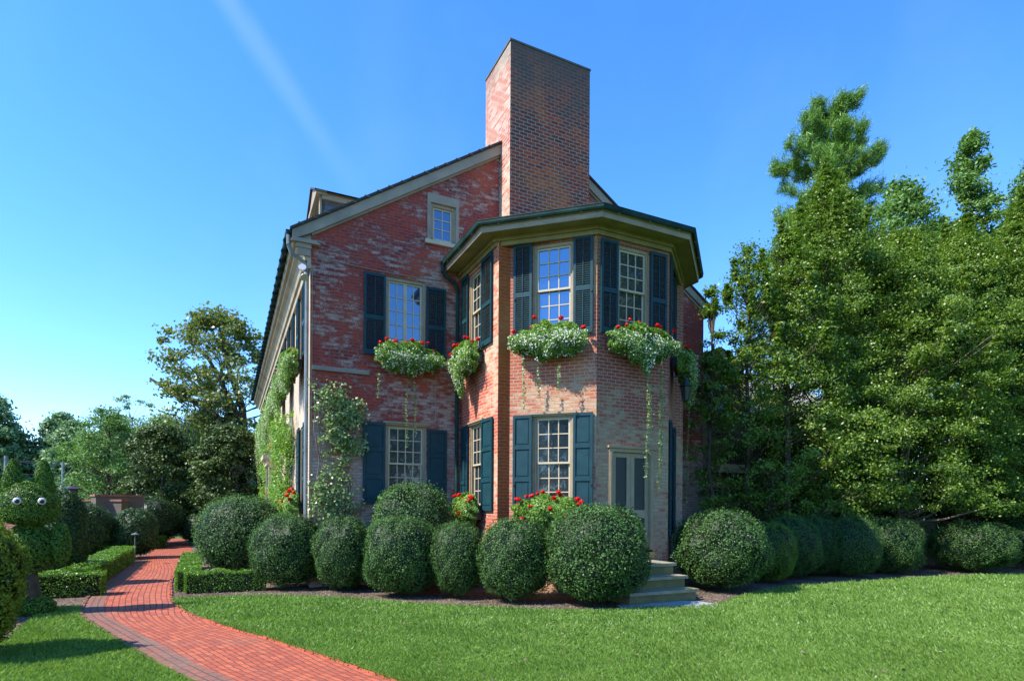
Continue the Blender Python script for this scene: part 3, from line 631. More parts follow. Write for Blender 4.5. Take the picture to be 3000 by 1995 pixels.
s = MB(); s.box(f0, .3, 2.6, 5.4, 6.6, -2.0, -.5); s.build('dormer', M['roofp'], WG)
s = MB()
for u in (.30, 1.0, 1.72, 2.44): s.box(f0, u, u+.14, 5.35, 6.6, -.5, -.44)
s.box(f0, .2, 2.7, 6.6, 6.72, -2.0, -.40); s.box(f0, .2, 2.7, 5.28, 5.38, -.6, -.40)
s.poly([f0.p(.15, 6.72, -.42), f0.p(2.75, 6.72, -.42), f0.p(1.45, 7.2, -.42)]); s.poly([f0.p(.1, 6.70, -.38), f0.p(1.45, 7.24, -.38), f0.p(1.45, 7.24, -2), f0.p(.1, 6.70, -2)]); s.poly([f0.p(1.45, 7.24, -.38), f0.p(2.8, 6.70, -.38), f0.p(2.8, 6.70, -2), f0.p(1.45, 7.24, -2)])
s.build('dormer_frame', M['cream'], WG)
s = MB(); s.box(f0, .44, 2.44, 5.38, 6.6, -.5, -.49); s.build('dormer_window', M['glassU'], WG)
s = MB(); s.box(f0, .0, 4.2, 3.0, 3.12, 0, 1.0); s.box(f0, .0, 4.2, 2.86, 3.0, .9, .98); s.box(f0, 2.35, 2.7, 0, 2.86, .6, .95); s.build('balcony_deck', M['trim'], WG)
s = MB(); s.box(f0, 0, 4.2, 4.02, 4.07, .92, .97); s.box(f0, 0, 4.2, 3.2, 3.23, .93, .96); u = .05
while u < 4.2: s.box(f0, u, u+.022, 3.12, 4.02, .935, .957); u += .115
s.build('balcony_railing', M['iron'], WG)
# ================================================================== GROUND
def pip(P, poly):   # points inside polygon
    x, y = P[:, 0], P[:, 1]; ins = np.zeros(len(P), bool); n = len(poly)
    for i in range(n):
        (x0, y0), (x1, y1) = poly[i], poly[(i+1) % n]
        c = ((y0 > y) != (y1 > y)) & (x < (x1-x0)*(y-y0)/(y1-y0+1e-12)+x0); ins ^= c
    return ins
def sheet(name, poly, z, m, uvf=None):
    V, _, F, _, _, _ = delaunay_2d_cdt([Vector(p) for p in poly], [(i, (i+1) % len(poly)) for i in range(len(poly))], [], 1, 1e-5)
    mb = MB()
    for f in F:
        f = list(f); ar = sum(V[f[k]].x*V[f[(k+1) % len(f)]].y - V[f[(k+1) % len(f)]].x*V[f[k]].y for k in range(len(f)))
        if ar < 0: f = f[::-1]
        mb.poly([(V[i].x, V[i].y, z) for i in f], [(V[i].x, V[i].y) for i in f])
    return tag(mb.build(name, m), kind='structure')
mb = MB(); mb.poly([(-900, -300, -.012), (900, -300, -.012), (900, 1500, -.012), (-900, 1500, -.012)]); tag(mb.build('ground', M['meadow']), kind='structure')
def smooth(pts, n=10):   # Catmull-Rom
    P = [np.array(p, float) for p in pts]; P = [2*P[0]-P[1]]+P+[2*P[-1]-P[-2]]; o = []
    for i in range(1, len(P)-2):
        for k in range(n):
            t = k/n; a, b, c, e = P[i-1:i+3]
            o.append(.5*((2*b)+(-a+c)*t+(2*a-5*b+4*c-e)*t*t+(-a+3*b-3*c+e)*t**3))
    o.append(P[-2]); return np.array(o)
PL = smooth([(-20.5, 31.5), (-16.4, 25.7), (-13.4, 21.0), (-11.2, 17.0), (-9.75, 14.0), (-8.6, 11.9), (-7.85, 10.7), (-7.2, 9.8), (-6.35, 8.95), (-5.1, 7.75), (-3.5, 6.25), (-1.3, 4.5), (1.2, 2.8)])
PR = smooth([(-19.0, 34.5), (-15.9, 28.8), (-13.1, 24.0), (-10.5, 18.5), (-8.6, 14.8), (-7.35, 12.6), (-6.55, 11.3), (-5.55, 10.05), (-4.4, 8.98), (-3.15, 7.95), (-1.2, 6.2), (.6, 4.7), (2.8, 3.0)])
cen = (PL+PR)/2; arc = np.concatenate([[0], np.cumsum(np.linalg.norm(np.diff(cen, axis=0), axis=1))])
def ribbon(name, A, B, z, m, ua=0, ub=None, zs=0):
    mb = MB(); 
    for i in range(len(A)-1):
        w0, w1 = np.linalg.norm(B[i]-A[i]), np.linalg.norm(B[i+1]-A[i+1])
        mb.poly([(*A[i], z), (*B[i], z), (*B[i+1], z), (*A[i+1], z)][::-1], [(arc[i], ua), (arc[i], ua+w0), (arc[i+1], ua+w1), (arc[i+1], ua)][::-1])
        if zs: 
            for E in (A, B): mb.poly([(*E[i], z), (*E[i+1], z), (*E[i+1], z-zs), (*E[i], z-zs)])
    return mb.build(name, m)
dirn = unit(np.gradient(cen, axis=0)); nr = np.stack([dirn[:, 1], -dirn[:, 0]], 1)
if ((PR-PL)*nr).sum() < 0: nr = -nr
tag(ribbon('brick_path', PL, PR, .008, M['path']), kind='structure')
tag(ribbon('path_border', PL-nr*.02, PL+nr*.34, .013, M['edge']), kind='structure')
# raised edging bricks, set on end along both sides
def edging(name, A, off, m):
    L = Leaves(); mb = MB(); d_ = np.linalg.norm(np.diff(A, axis=0), axis=1); s_ = np.concatenate([[0], np.cumsum(d_)]); t = .05
    mats_u = 0
    while t < s_[-1]:
        x, y = np.interp(t, s_, A[:, 0]), np.interp(t, s_, A[:, 1]); x2, y2 = np.interp(t+.1, s_, A[:, 0]), np.interp(t+.1, s_, A[:, 1])
        a = math.degrees(math.atan2(y2-y, x2-x))+random.uniform(-2.5, 2.5); h = .030+random.uniform(-.008, .008); wv = random.uniform(-.008, .008)
        if math.hypot(x, y) < 19: mb.box(Fr(x, y, a), .004, .192, -.02, h, -.045+off+wv, .01+off+wv, uo=random.random()*9)
        t += .2
    return tag(mb.build(name, m), kind='structure')
edging('path_edging', PR, .0, M['path']); edging('path_edging', PL, .0, M['edge'])
bedE = [(-6.75, 11.55), (-6.5, 11.75), (-5.2, 12.15), (-4.0, 12.1), (-2.89, 11.75), (-1.49, 11.2), (.18, 10.78), (.98, 10.65), (1.8, 10.7), (2.5, 10.95), (3.9, 11.35), (5.03, 12.7), (6.0, 13.6), (7.27, 14.5), (9.5, 15.5), (12.05, 16.6), (15.49, 17.6), (19, 18.5), (26, 19.0)]
bedS = smooth(bedE, 6)
ipr = np.argmin(np.linalg.norm(PR-np.array(bedE[0]), axis=1))
bed = [tuple(p) for p in bedS] + [(30, 24), (30, 40), (-15, 34)] + [tuple(p) for p in PR[np.argmin(np.linalg.norm(PR-np.array((-15.9, 28.8)), axis=1)):ipr:3]]
sheet('mulch_bed', bed, -.004, M['mulch'])
lawnR = [tuple(p) for p in bedS] + [(40, 17), (40, 2.2), (3.4, 2.2)] + [tuple(p) for p in PR[::-1][2:len(PR)-ipr:2]]
sheet('lawn', lawnR, .0, M['lawn'])
ipl = np.argmin(np.linalg.norm(PL-np.array((-7.85, 10.75)), axis=1))
lawnL = [tuple(p) for p in PL[ipl::2]] + [(-.6, 2.0), (-5.0, 5.0), (-6.2, 6.6), (-7.0, 8.2), (-7.9, 9.7), (-8.5, 10.6)]
sheet('lawn', lawnL, .0, M['lawn'])
bedL = [(-8.5, 10.6), (-7.9, 9.7), (-7.0, 8.2), (-6.2, 6.6), (-5.0, 5.0), (-12, 3), (-40, 10), (-40, 34), (-20, 33)] + [tuple(p) for p in PL[:ipl:3]]
sheet('mulch_bed', bedL, -.004, M['mulch'])
# grass blades
def grass(n, ymin, ymax, poly, dens_pow=1.6):
    u = rng.random(n); Y = (ymin**(-dens_pow)+(ymax**(-dens_pow)-ymin**(-dens_pow))*u)**(-1/dens_pow)
    X = rng.uniform(-.93, .93, n)*Y; P = np.stack([X, Y], 1); return P[pip(P, poly)]
def blades(P, name, label=None):
    n = len(P); Y = P[:, 1]; cl = np.sin(P[:, 0]*3.1+np.sin(P[:, 1]*2.3)*2)*np.cos(P[:, 1]*2.7+P[:, 0])
    h = rng.uniform(.030, .072, n)*(1+.12*cl); wd = .0036*np.maximum(1, Y/7)*rng.uniform(.8, 1.5, n)
    a = rng.uniform(0, 2*np.pi, n); lean = rng.uniform(.1, .95, n)*h; la = rng.uniform(0, 2*np.pi, n)*.6+cl*1.2
    B = np.stack([np.cos(a), np.sin(a), 0*a], 1)*wd[:, None]; base = np.stack([P[:, 0], P[:, 1], 0*a], 1)
    mid = base + np.stack([np.cos(la)*lean*.35, np.sin(la)*lean*.35, h*.62], 1); tip = base + np.stack([np.cos(la)*lean, np.sin(la)*lean, h], 1)
    Q = np.stack([base-B, base+B, mid+B*.8, tip], 1); Q[:, 2] = mid+B*.75
    L = Leaves(); r = np.clip(rng.normal(.45, .2, n)+cl*.08, 0, 1); r[rng.random(n) < .02] = 1
    L.quads(Q, r); o = L.build(name, M['blade']); return tag(o, kind='stuff')
blades(np.concatenate([grass(760000, 5.2, 17.5, lawnR), grass(90000, 4.0, 7, lawnR)]), 'lawn_grass')
blades(grass(520000, 5.2, 11.5, lawnL), 'lawn_grass')
# mulch chips
P = grass(160000, 10, 19, bed, 1.0); P = P[rng.random(len(P)) < .8]
P3 = np.stack([P[:, 0], P[:, 1], rng.uniform(.0, .012, len(P))], 1); L = Leaves(); L.add(P3, np.tile((0, 0, 1.), (len(P3), 1)), .045, .014, jit=.25); tag(L.build('mulch_chips', M['chip']), kind='stuff')
P = grass(90000, 6, 16, bedL, 1.0); P3 = np.stack([P[:, 0], P[:, 1], rng.uniform(.0, .012, len(P))], 1); L = Leaves(); L.add(P3, np.tile((0, 0, 1.), (len(P3), 1)), .045, .014, jit=.25); tag(L.build('mulch_chips', M['chip']), kind='stuff')
P = np.concatenate([grass(260, 5.3, 15, lawnR), grass(60, 5.3, 10, lawnL)]); P3 = np.stack([P[:, 0], P[:, 1], rng.uniform(.045, .06, len(P))], 1); L = Leaves()
L.add(P3, np.tile((0, 0, 1.), (len(P3), 1)), .055, .035, jit=.4); tag(L.build('fallen_leaves', M['chip']), kind='stuff')
# steps and flagstone
def sbox(mb, x0, x1, y0, y1, z0, z1):
    mb.box(Fr(0, 0, 0), x0, x1, z0, z1, -y1, -y0)
s = MB()
ST = empty('stone_steps', HW(6.0, -4.4, -.15), TH, 'three mossy grey stone steps rising to the screen door of the bay', 'steps')
for (x1, yf, zt) in ((.86, -.10, .72), (.92, -.38, .48), (.96, -.66, .24)):
    s = MB(); sbox(s, -.75, x1-.05, yf+.03, .70, zt-.24, zt-.06); s.build('riser', M['moss'], ST)
    s = MB(); sbox(s, -.78, x1, yf-.02, .705, zt-.06, zt); s.build('tread', M['stone'], ST)
o = sheet('flagstone', [(2.1, 10.55), (2.9, 10.75), (3.62, 10.98), (4.12, 11.28), (3.75, 11.75), (2.7, 11.9), (2.0, 11.2)], .014, M['flag'])

# ================================================================== CLIPPED SHRUBS
def superball(R, Hh, n, leafL, leafW, m, p=2.3, lump=.035, seed=0, jit=.55, core=.9):
    """leaf shell over a dense twiggy core; R radius, Hh height, foot on z=0"""
    ph = rng.uniform(0, 6.28, 9)
    def surf(D, k=1.0):
        th = np.arctan2(D[:, 1], D[:, 0]); z = D[:, 2]
        lm = 1+lump*(np.sin(3*th+4*z+ph[0])+np.sin(5*th-6*z+ph[1])+.8*np.sin(9*th+7*z+ph[2])+.6*np.sin(14*th-11*z+ph[3]))
        rxy = np.linalg.norm(D[:, :2], axis=1)
        s_ = (rxy**p+np.abs(z)**p)**(-1/p)
        q_ = D*s_[:, None]*lm[:, None]*k
        q_[:, 2] = np.where(q_[:, 2] > 0, q_[:, 2]*Hh*.52, q_[:, 2]*Hh*.42); q_[:, :2] *= R; q_[:, 2] += Hh*.48; return q_
    D = unit(rng.normal(0, 1, (n, 3))); k = 1-.17*rng.random(n)**1.5
    P = surf(D)*1.0; C = np.array([0, 0, Hh*.48]); P = C+(P-C)*k[:, None]
    P[:, 2] = np.maximum(P[:, 2], .05)
    L = Leaves(); L.add(P, D, leafL, leafW, jit=jit)
    m2 = int(n*.05); D = unit(rng.normal(0, 1, (m2, 3)));  # stray shoots
    P = surf(D); P = C+(P-C)*(1+rng.uniform(0, .045, (m2, 1))); P[:, 2] = np.maximum(P[:, 2], .05); L.add(P, D, leafL*1.1, leafW, T=D, jit=.5)
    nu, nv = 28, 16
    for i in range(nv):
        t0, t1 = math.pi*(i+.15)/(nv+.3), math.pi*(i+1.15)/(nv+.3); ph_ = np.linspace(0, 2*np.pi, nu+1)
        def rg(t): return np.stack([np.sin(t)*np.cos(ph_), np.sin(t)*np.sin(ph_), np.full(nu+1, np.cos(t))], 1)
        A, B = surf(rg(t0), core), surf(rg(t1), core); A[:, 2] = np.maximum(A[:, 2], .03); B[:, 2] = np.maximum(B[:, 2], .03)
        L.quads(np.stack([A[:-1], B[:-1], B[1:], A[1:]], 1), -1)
    return L
variants = [superball(1, 2, 27000, .044, .024, None, p=pp, lump=lp, jit=.65) for pp, lp in ((2.7, .024), (2.9, .036), (2.5, .042), (2.8, .028), (2.6, .032), (3.0, .038))]
vobj = [v.build('boxwood_ball', M['box']) for v in variants]; used = [False]*6
balls = [
 (-7.25, 15.7, 1.14, 2.12, 'largest dark green boxwood ball beside the brick path, behind the low L-shaped hedge'),
 (-5.14, 13.45, .79, 1.66, 'boxwood ball at the right end of the low hedge, beside the big path-side ball'),
 (-3.70, 13.05, .66, 1.61, 'narrow boxwood ball standing below the climbing vine on the brick gable'),
 (-2.36, 12.3, .76, 1.66, 'boxwood ball directly in front of the tallest ball under the lower gable window'),
 (-1.12, 12.15, .56, 1.56, 'slimmest boxwood ball of the front row, below the downspout'),
 (.07, 11.75, .74, 1.62, 'boxwood ball in front of the bay, immediately left of the huge one by the steps'),
 (1.68, 11.4, 1.0, 1.92, 'huge boxwood ball immediately left of the stone steps, partly hiding the screen door'),
 (-2.25, 13.35, .95, 2.36, 'tallest boxwood dome against the wall, in front of the lower gable window'),
 (4.83, 13.45, 1.05, 1.82, 'large round boxwood ball immediately right of the stone steps'),
 (6.55, 14.95, .62, 1.52, 'yellowish green boxwood ball tucked behind the ball right of the steps'),
 (7.55, 15.85, .80, 1.68, 'shaded boxwood ball, second dark one to the right of the steps'),
 (8.65, 16.6, .70, 1.70, 'boxwood ball half in shadow and half in sun below the hollies'),
 (9.45, 16.35, .74, 1.66, 'sunlit boxwood ball pressed against the half shadowed one'),
 (11.15, 17.35, .90, 1.60, 'broad two-lobed boxwood ball left of the dark garden wall'),
 (14.1, 17.9, 1.10, 1.52, 'wide shaded boxwood mound right of the dark garden wall'),
 (16.9, 19.0, 1.15, 1.60, 'boxwood mound at the right edge of the lawn'),
]
for i, (x, y, r, h, lab) in enumerate(balls):
    k = i % 6
    if not used[k]: o = vobj[k]; used[k] = True
    else: o = vobj[k].copy(); link(o)
    if i == 9:
        o.data = o.data.copy(); o.data.materials[0] = M['boxy']
    o.location = (x, y, 0); o.scale = (r*(1+.04*math.sin(i*2.3)), r*(1-.03*math.sin(i*3.1)), h/2); o.rotation_euler = (R_(2.5)*math.sin(i*1.7), R_(2.5)*math.cos(i*2.9), i*1.3)
    tag(o, lab, 'boxwood', 'clipped boxwood balls round the house')
# two-lobed extra lobe belongs to its own ball
o = vobj[1].copy(); link(o); o.location = (10.55, 17.75, 0); o.scale = (.75, .75, .86); o.rotation_euler = (0, 0, 2); tag(o, 'low boxwood ball peeping out behind the two-lobed one', 'boxwood', 'clipped boxwood balls round the house')
def yewball(x, y, r, h, lab, m='yew', n=16000, L_=.06, cat='shrub', name='clipped_yew', p=2.4, lump=.03):
    L = superball(r, h, n, L_, L_*.5, None, p=p, lump=lump); o = L.build(name, M[m]); o.location = (x, y, 0); return tag(o, lab, cat)
yewball(-10.45, 13.6, .52, 2.2, 'dark clipped yew dome immediately behind the animal topiary', L_=.05, n=22000)
yewball(-14.6, 19.8, .98, 1.95, 'rounded yew mass in front of the garden wall', n=20000)
yewball(-13.4, 20.8, .75, 1.75, 'lighter yew dome right of the rounded yew mass', n=14000)
yewball(-17.0, 27.5, 1.45, 2.3, 'broad low yew dome below the left linden tree', n=18000)
yewball(-15.2, 28.5, .85, 1.5, 'small dark yew by the end of the brick path', n=9000)
yewball(-12.4, 26.5, 1.5, 2.2, 'dark yew mass between path end and house', n=14000)
yewball(-19.0, 24.5, 1.3, 1.7, 'dark yew dome at the left edge by the wall', n=12000)
yewball(-14.3, 31.5, 1.8, 2.6, 'tall dark yew closing the end of the brick path', n=12000)
yewball(-6.55, 6.95, .60, 1.75, 'yellow-green azalea bush at the left edge of the picture', 'gold', 26000, .045, 'shrub', 'azalea_bush', 2.1, .06)
yewball(-9.2, 9.5, .8, 1.9, 'yellow-green azalea behind the front azalea bush', 'gold', 20000, .05, 'shrub', 'azalea_bush', 2.1, .06)
# hedges: leafy boxes along lines
def hedge(pts, wd, h, lab, group='low box hedges edging the path', dens=2300, cat='hedge'):
    L = Leaves(); P = [np.array(p, float) for p in pts]
    for a, b in zip(P[:-1], P[1:]):
        d_ = b-a; ln = np.linalg.norm(d_); d_ /= ln; nn = np.array([-d_[1], d_[0]])
        area = 2*ln*h+ln*wd+2*wd*h; n = int(area*dens)
        u = rng.uniform(-wd/2, ln+wd/2, n); face = rng.random(n)*area
        v = np.where(face < ln*h, -wd/2, np.where(face < 2*ln*h, wd/2, rng.uniform(-wd/2, wd/2, n))); z = np.where(face < 2*ln*h, rng.uniform(.02, h, n), h)
        end = face > 2*ln*h+ln*wd; z = np.where(end, rng.uniform(.02, h, n), z); u = np.where(end, np.where(rng.random(n) < .5, -wd/2, ln+wd/2), u)
        N = np.stack([np.where(end, np.sign(u), 0), np.where((face < 2*ln*h), np.sign(v), 0), np.where((~end) & (face >= 2*ln*h), 1., .15)], 1)
        lm = .03*np.sin(u*5+v*3)+.02*np.sin(u*11+z*8); lm2 = rng.random(n)**1.5*.07
        v2 = v*(1+lm)-np.sign(v)*lm2*(face < 2*ln*h); z2 = z+(lm-lm2)*((~end) & (face >= 2*ln*h)); u2 = u
        W = np.stack([a[0]+d_[0]*u2+nn[0]*v2, a[1]+d_[1]*u2+nn[1]*v2, np.maximum(z2, .02)], 1)
        NW = np.stack([N[:, 0]*d_[0]+N[:, 1]*nn[0], N[:, 0]*d_[1]+N[:, 1]*nn[1], N[:, 2]], 1)
        L.add(W, NW, .038, .022, jit=.6)
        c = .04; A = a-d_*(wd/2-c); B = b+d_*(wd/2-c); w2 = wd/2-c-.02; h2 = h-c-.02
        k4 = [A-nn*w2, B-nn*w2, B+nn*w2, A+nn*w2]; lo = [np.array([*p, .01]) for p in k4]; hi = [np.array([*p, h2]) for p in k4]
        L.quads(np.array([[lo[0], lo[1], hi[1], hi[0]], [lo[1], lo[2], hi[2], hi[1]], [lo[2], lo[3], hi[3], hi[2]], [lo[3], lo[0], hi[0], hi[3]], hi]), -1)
    return tag(L.build('box_hedge', M['hedge']), lab, cat, group)
hedge([(-9.55, 11.75), (-8.75, 12.1)], .55, .50, 'nearest block of low hedge on the left of the path')
hedge([(-9.75, 13.6), (-9.45, 12.75)], .50, .52, 'short stub of low hedge behind the nearest block')
hedge([(-12.7, 19.2), (-11.6, 17.0), (-10.15, 14.2)], .60, .52, 'long low hedge running beside the left of the path')
hedge([(-14.3, 19.9), (-13.2, 19.9)], .5, .50, 'cross piece of low hedge at the far end of the long one')
hedge([(-17.9, 27.2), (-15.9, 26.2), (-15.6, 25.2)], .6, .52, 'low hedge at the far bend of the path under the left linden')
hedge([(-6.75, 12.65), (-5.75, 13.05)], .50, .46, 'low hedge in front of the big path-side boxwood ball')
hedge([(-7.15, 12.95), (-9.6, 17.6)], .50, .46, 'low hedge along the right side of the path')
# ================================================================== TOPIARY ANIMAL
TP = empty('topiary_cat', (-8.2, 9.95, 0), R_(32), 'clipped green topiary animal with two upright ears and googly eyes', 'topiary')
def blob(parts, n, name, parent, m, leaf=(.032, .018)):
    L = Leaves()
    for (cx, cy, cz, rx, ry, rz_, tp) in parts:   # tapering ellipsoids, tp narrows the top
        k = int(n*(rx*rz_)); D = unit(rng.normal(0, 1, (k, 3))); f = 1-tp*(D[:, 2]*.5+.5)
        q_ = D*np.array([rx, ry, rz_])*(1-.06*rng.random((k, 1))); q_[:, :2] *= f[:, None]
        q_ *= (1+.03*np.sin(D[:, :1]*11+D[:, 2:]*17)+.02*np.sin(D[:, 1:2]*23+D[:, 2:]*9)); L.add(q_+np.array([cx, cy, cz]), D, leaf[0], leaf[1], jit=.75)
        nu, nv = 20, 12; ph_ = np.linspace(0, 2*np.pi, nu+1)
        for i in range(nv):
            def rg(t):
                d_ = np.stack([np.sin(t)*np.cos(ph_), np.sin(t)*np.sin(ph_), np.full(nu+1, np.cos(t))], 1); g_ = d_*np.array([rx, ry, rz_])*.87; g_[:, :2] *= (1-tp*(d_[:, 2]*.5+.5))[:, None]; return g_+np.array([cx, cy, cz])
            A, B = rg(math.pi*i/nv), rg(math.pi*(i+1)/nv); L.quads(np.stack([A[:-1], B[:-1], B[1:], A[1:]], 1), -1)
    return L.build(name, M[m], parent)
blob([(0, 0, 1.90, .53, .47, .40, .38), (0, 0, 1.70, .44, .40, .20, 0)], 60000, 'head', TP, 'topi', (.028, .014))
for sx, ex in ((-1, -.21), (1, .19)): blob([(ex, 0, 2.26, .20, .15, .37, .50)], 110000, 'ear', TP, 'topi', (.026, .013))
blob([(0, .02, 1.12, .40, .36, .44, .15)], 45000, 'body', TP, 'topi', (.04, .02))
blob([(.42, -.02, 1.18, .17, .22, .38, .1)], 60000, 'foreleg', TP, 'topi', (.04, .02)); blob([(-.42, -.02, 1.18, .17, .22, .38, .1)], 60000, 'foreleg', TP, 'topi', (.04, .02))
s = MB(); s.tube((.05, 0, 0), (0, 0, .8), .10, .08, 10); s.tube((.16, .05, 0), (.05, 0, .9), .05, .05, 8); s.tube((-.12, .05, 0), (-.02, 0, .9), .05, .05, 8); s.build('stem', M['bark'], TP)
blob([(.1, 0, .12, .28, .26, .18, 0)], 60000, 'foot', TP, 'topi', (.04, .02))
for ex in (-.10, .22):
    s = MB(); s.ball((ex, -.41, 1.92), .058, 10, (1, .5, 1)); e = s.build('eye', M['white'], TP, smooth=True, merge=True)
    s = MB(); s.ball((ex+.004, -.434, 1.915), .034, 8, (1, .5, 1)); s.build('pupil', M['black'], e, smooth=True, merge=True)
# ================================================================== FLOWER BOXES
def to_world(o, fr, u, z, w_):   # place an object on a house wall
    p = fr.p(u, z, w_); v = HW(p[0], p[1], p[2]); o.location = v; o.rotation_euler = (0, 0, TH+fr.a)
def flowerbox(fr, u, z, wd, lab, white=True, tails=(), nred=9, drop=.75, skew=0, low=False):
    o = empty('flower_box', (0, 0, 0), 0, lab, 'flower box', 'geranium boxes under the windows'); to_world(o, fr, u, z, 0)
    f = Fr(0, 0, 0); hw = wd/2
    s = MB(); s.box(f, -hw*.86, hw*.86, -.22, -.02, .06, .26); s.box(f, -hw*.88, hw*.88, -.03, .0, .04, .28); s.build('planter', M['planter'], o)
    L = Leaves(); n = int(9500*wd)
    # leafy mound: top part
    def mass(k, az, cz, zlo=-1):
        D = unit(rng.normal(0, 1, (k, 3))); D[:, 1] = -np.abs(D[:, 1]); D = D[D[:, 2] > zlo]
        e = (np.abs(D)**2.0).sum(1)**-.5; lm = 1+.10*np.sin(D[:, 0]*8+u*3)+.08*np.sin(D[:, 0]*15+D[:, 2]*9+u)
        kk = (1-.30*rng.random(len(D))**1.5)*lm; return np.stack([D[:, 0]*hw*1.10*kk, -.17+D[:, 1]*.36*kk, cz+D[:, 2]*az*kk], 1), D
    P, D = mass(int(n*1.25), .40 if white else .36, -.05 if white else .02)
    L.add(P, D*np.array([1, 1, 1])+np.array([0, 0, .35]), .048, .036, jit=.5)
    if white:
        for half in (0, 1):
            k = int(n*.75) if half == 0 else int(330*wd)
            x = np.clip(rng.normal(skew*.2, .48, k), -1.05, 1.05); t = rng.random(k)**.9
            ln = drop*(.75+.25*np.sin(x*4.3+u*2)+.15*np.sin(x*11+u))*(1-.45*np.abs(x)); ln = np.maximum(ln, .3)
            y = -(.34+.16*np.sin(t*2.6+.3)*rng.uniform(.4, 1.2, k)+rng.normal(0, .04, k)+.04*half); P = np.stack([x*hw*1.06+rng.normal(0, .02, k), y, .06-ln*t], 1)
            if half == 0: L.add(P, np.stack([x*.4, -np.ones(k), .3-t*.5], 1), .036, .024, jit=.6)
            else: C1 = P
        P, D = mass(int(380*wd), .43, -.06); C2 = P[D[:, 2] < .45]; C2[:, 1] -= .03
        W = Leaves(); C = np.concatenate([C1, C2])
        for j in range(4): W.add(C+rng.normal(0, .010, C.shape), np.tile((0, -1., .5), (len(C), 1)), .026, .020, jit=.5)
        W.build('white_flowers', M['wflow'], o)
    L.build('foliage', M['bedl'], o)
    R = Leaves(); s = MB()
    for i in range(nred):
        x = -1.0+2.0*(i+random.uniform(.1, .9))/nred; up = random.uniform(.22, .44)*(1-.4*x*x)+(.02 if low else 0)
        if not white and random.random() < .45: up = random.uniform(-.15, .2)
        c = np.array([x*hw*1.05, -random.uniform(.18, .46)-(.06 if up < .15 else 0), up]); rr = random.uniform(.034, .060)
        k = 90; D = unit(rng.normal(0, 1, (k, 3))); R.add(c+D*np.array([rr, rr, rr*.75])*rng.uniform(.6, 1, (k, 1)), D, .038, .034, jit=.3)
        s.tube((c[0]*.9, c[1]*.8, -.0), tuple(c), .004, .003, 5, False)
    R.build('geranium_blossoms', M['rflow'], o); s.build('flower_stalks', M['vine'] if False else M['bedl'], o)
    for (tx, t0, t1) in tails:   # thin trailing shoots
        T = Leaves(); s = MB(); z0 = t0; y = -.42; x = tx; pts = [(x, y, z0)]
        while z0 > t1:
            z0 -= .07; x += random.uniform(-.008, .008); y += random.uniform(-.006, .008); pts.append((x, y, z0))
            c = np.array([[x, y, z0]]); 
            T.add(np.repeat(c, 4, 0)+rng.normal(0, .014, (4, 3)), np.tile((0, -1., .3), (4, 1)), .048, .036, jit=.5)
            if random.random() < .35: T.add(np.repeat(c, 5, 0)+rng.normal(0, .035, (5, 3)), np.tile((0, -1., .3), (5, 1)), .032, .022, jit=.5)
        s.path(pts, .004, 5); v = T.build('trailing_shoot', M['vine'], o); s.build('stem', M['vine'], v)
    return o
flowerbox(fG, 2.22, 5.38, 1.45, 'flower box under the upper gable window with one long trailing shoot', tails=((-.75, -.5, -1.0), (-.05, -.6, -2.2), (.10, -.6, -1.9)), nred=10, drop=.55)
flowerbox(fB1, 1.02, 5.33, 1.15, 'narrow upper flower box on the left side of the bay', nred=9, drop=1.0, skew=-1)
flowerbox(fB3, .99, 5.36, 1.50, 'fullest upper flower box in the middle of the bay, above the blue panelled shutters', tails=((.25, -.6, -1.15), (-.2, -.6, -1.2), (-.55, -.4, -1.5)), nred=8, drop=.48)
flowerbox(fB4, 1.0, 5.34, 1.45, 'upper flower box above the screen door with long trailing shoots', tails=((.02, -.7, -2.9), (.10, -.7, -1.9), (.38, -.6, -3.2), (.45, -.6, -2.6)), nred=8, drop=.75, skew=1)
flowerbox(fB5, .98, 5.25, 1.3, 'shaded flower box on the far side of the bay beside the hollies', nred=7, drop=1.1, tails=((.0, -.7, -3.4),))
for k in range(7):
    flowerbox(fL, 23-(1.75+2.75*k), 5.35, 1.25, ['nearest flower box on the sunlit side wall, white flowers cascading', 'second flower box from the corner on the side wall', 'third flower box from the corner on the side wall', 'fourth flower box from the corner on the side wall', 'fifth flower box from the corner on the side wall', 'sixth flower box from the corner on the side wall', 'farthest flower box on the side wall'][k], nred=6 if k < 3 else 3, drop=1.1+.3*k, tails=((0, -.7, -2.0),) if k == 2 else ())
flowerbox(fB3, .98, 1.62, 1.40, 'lower geranium box in front of the bay between the blue panelled shutters', white=False, nred=34, low=True)
flowerbox(fB1, 1.05, 1.66, 1.15, 'lower geranium box on the left side of the bay', white=False, nred=22, low=True)
flowerbox(fG, 2.25, 1.70, 1.5, 'lower gable geranium box mostly hidden behind the tallest boxwood dome', white=False, nred=13, low=True)
flowerbox(fL, 23-1.45, 1.72, 1.3, 'lower geranium box on the sunlit side wall beside the corner downspout', white=False, nred=34, low=True)
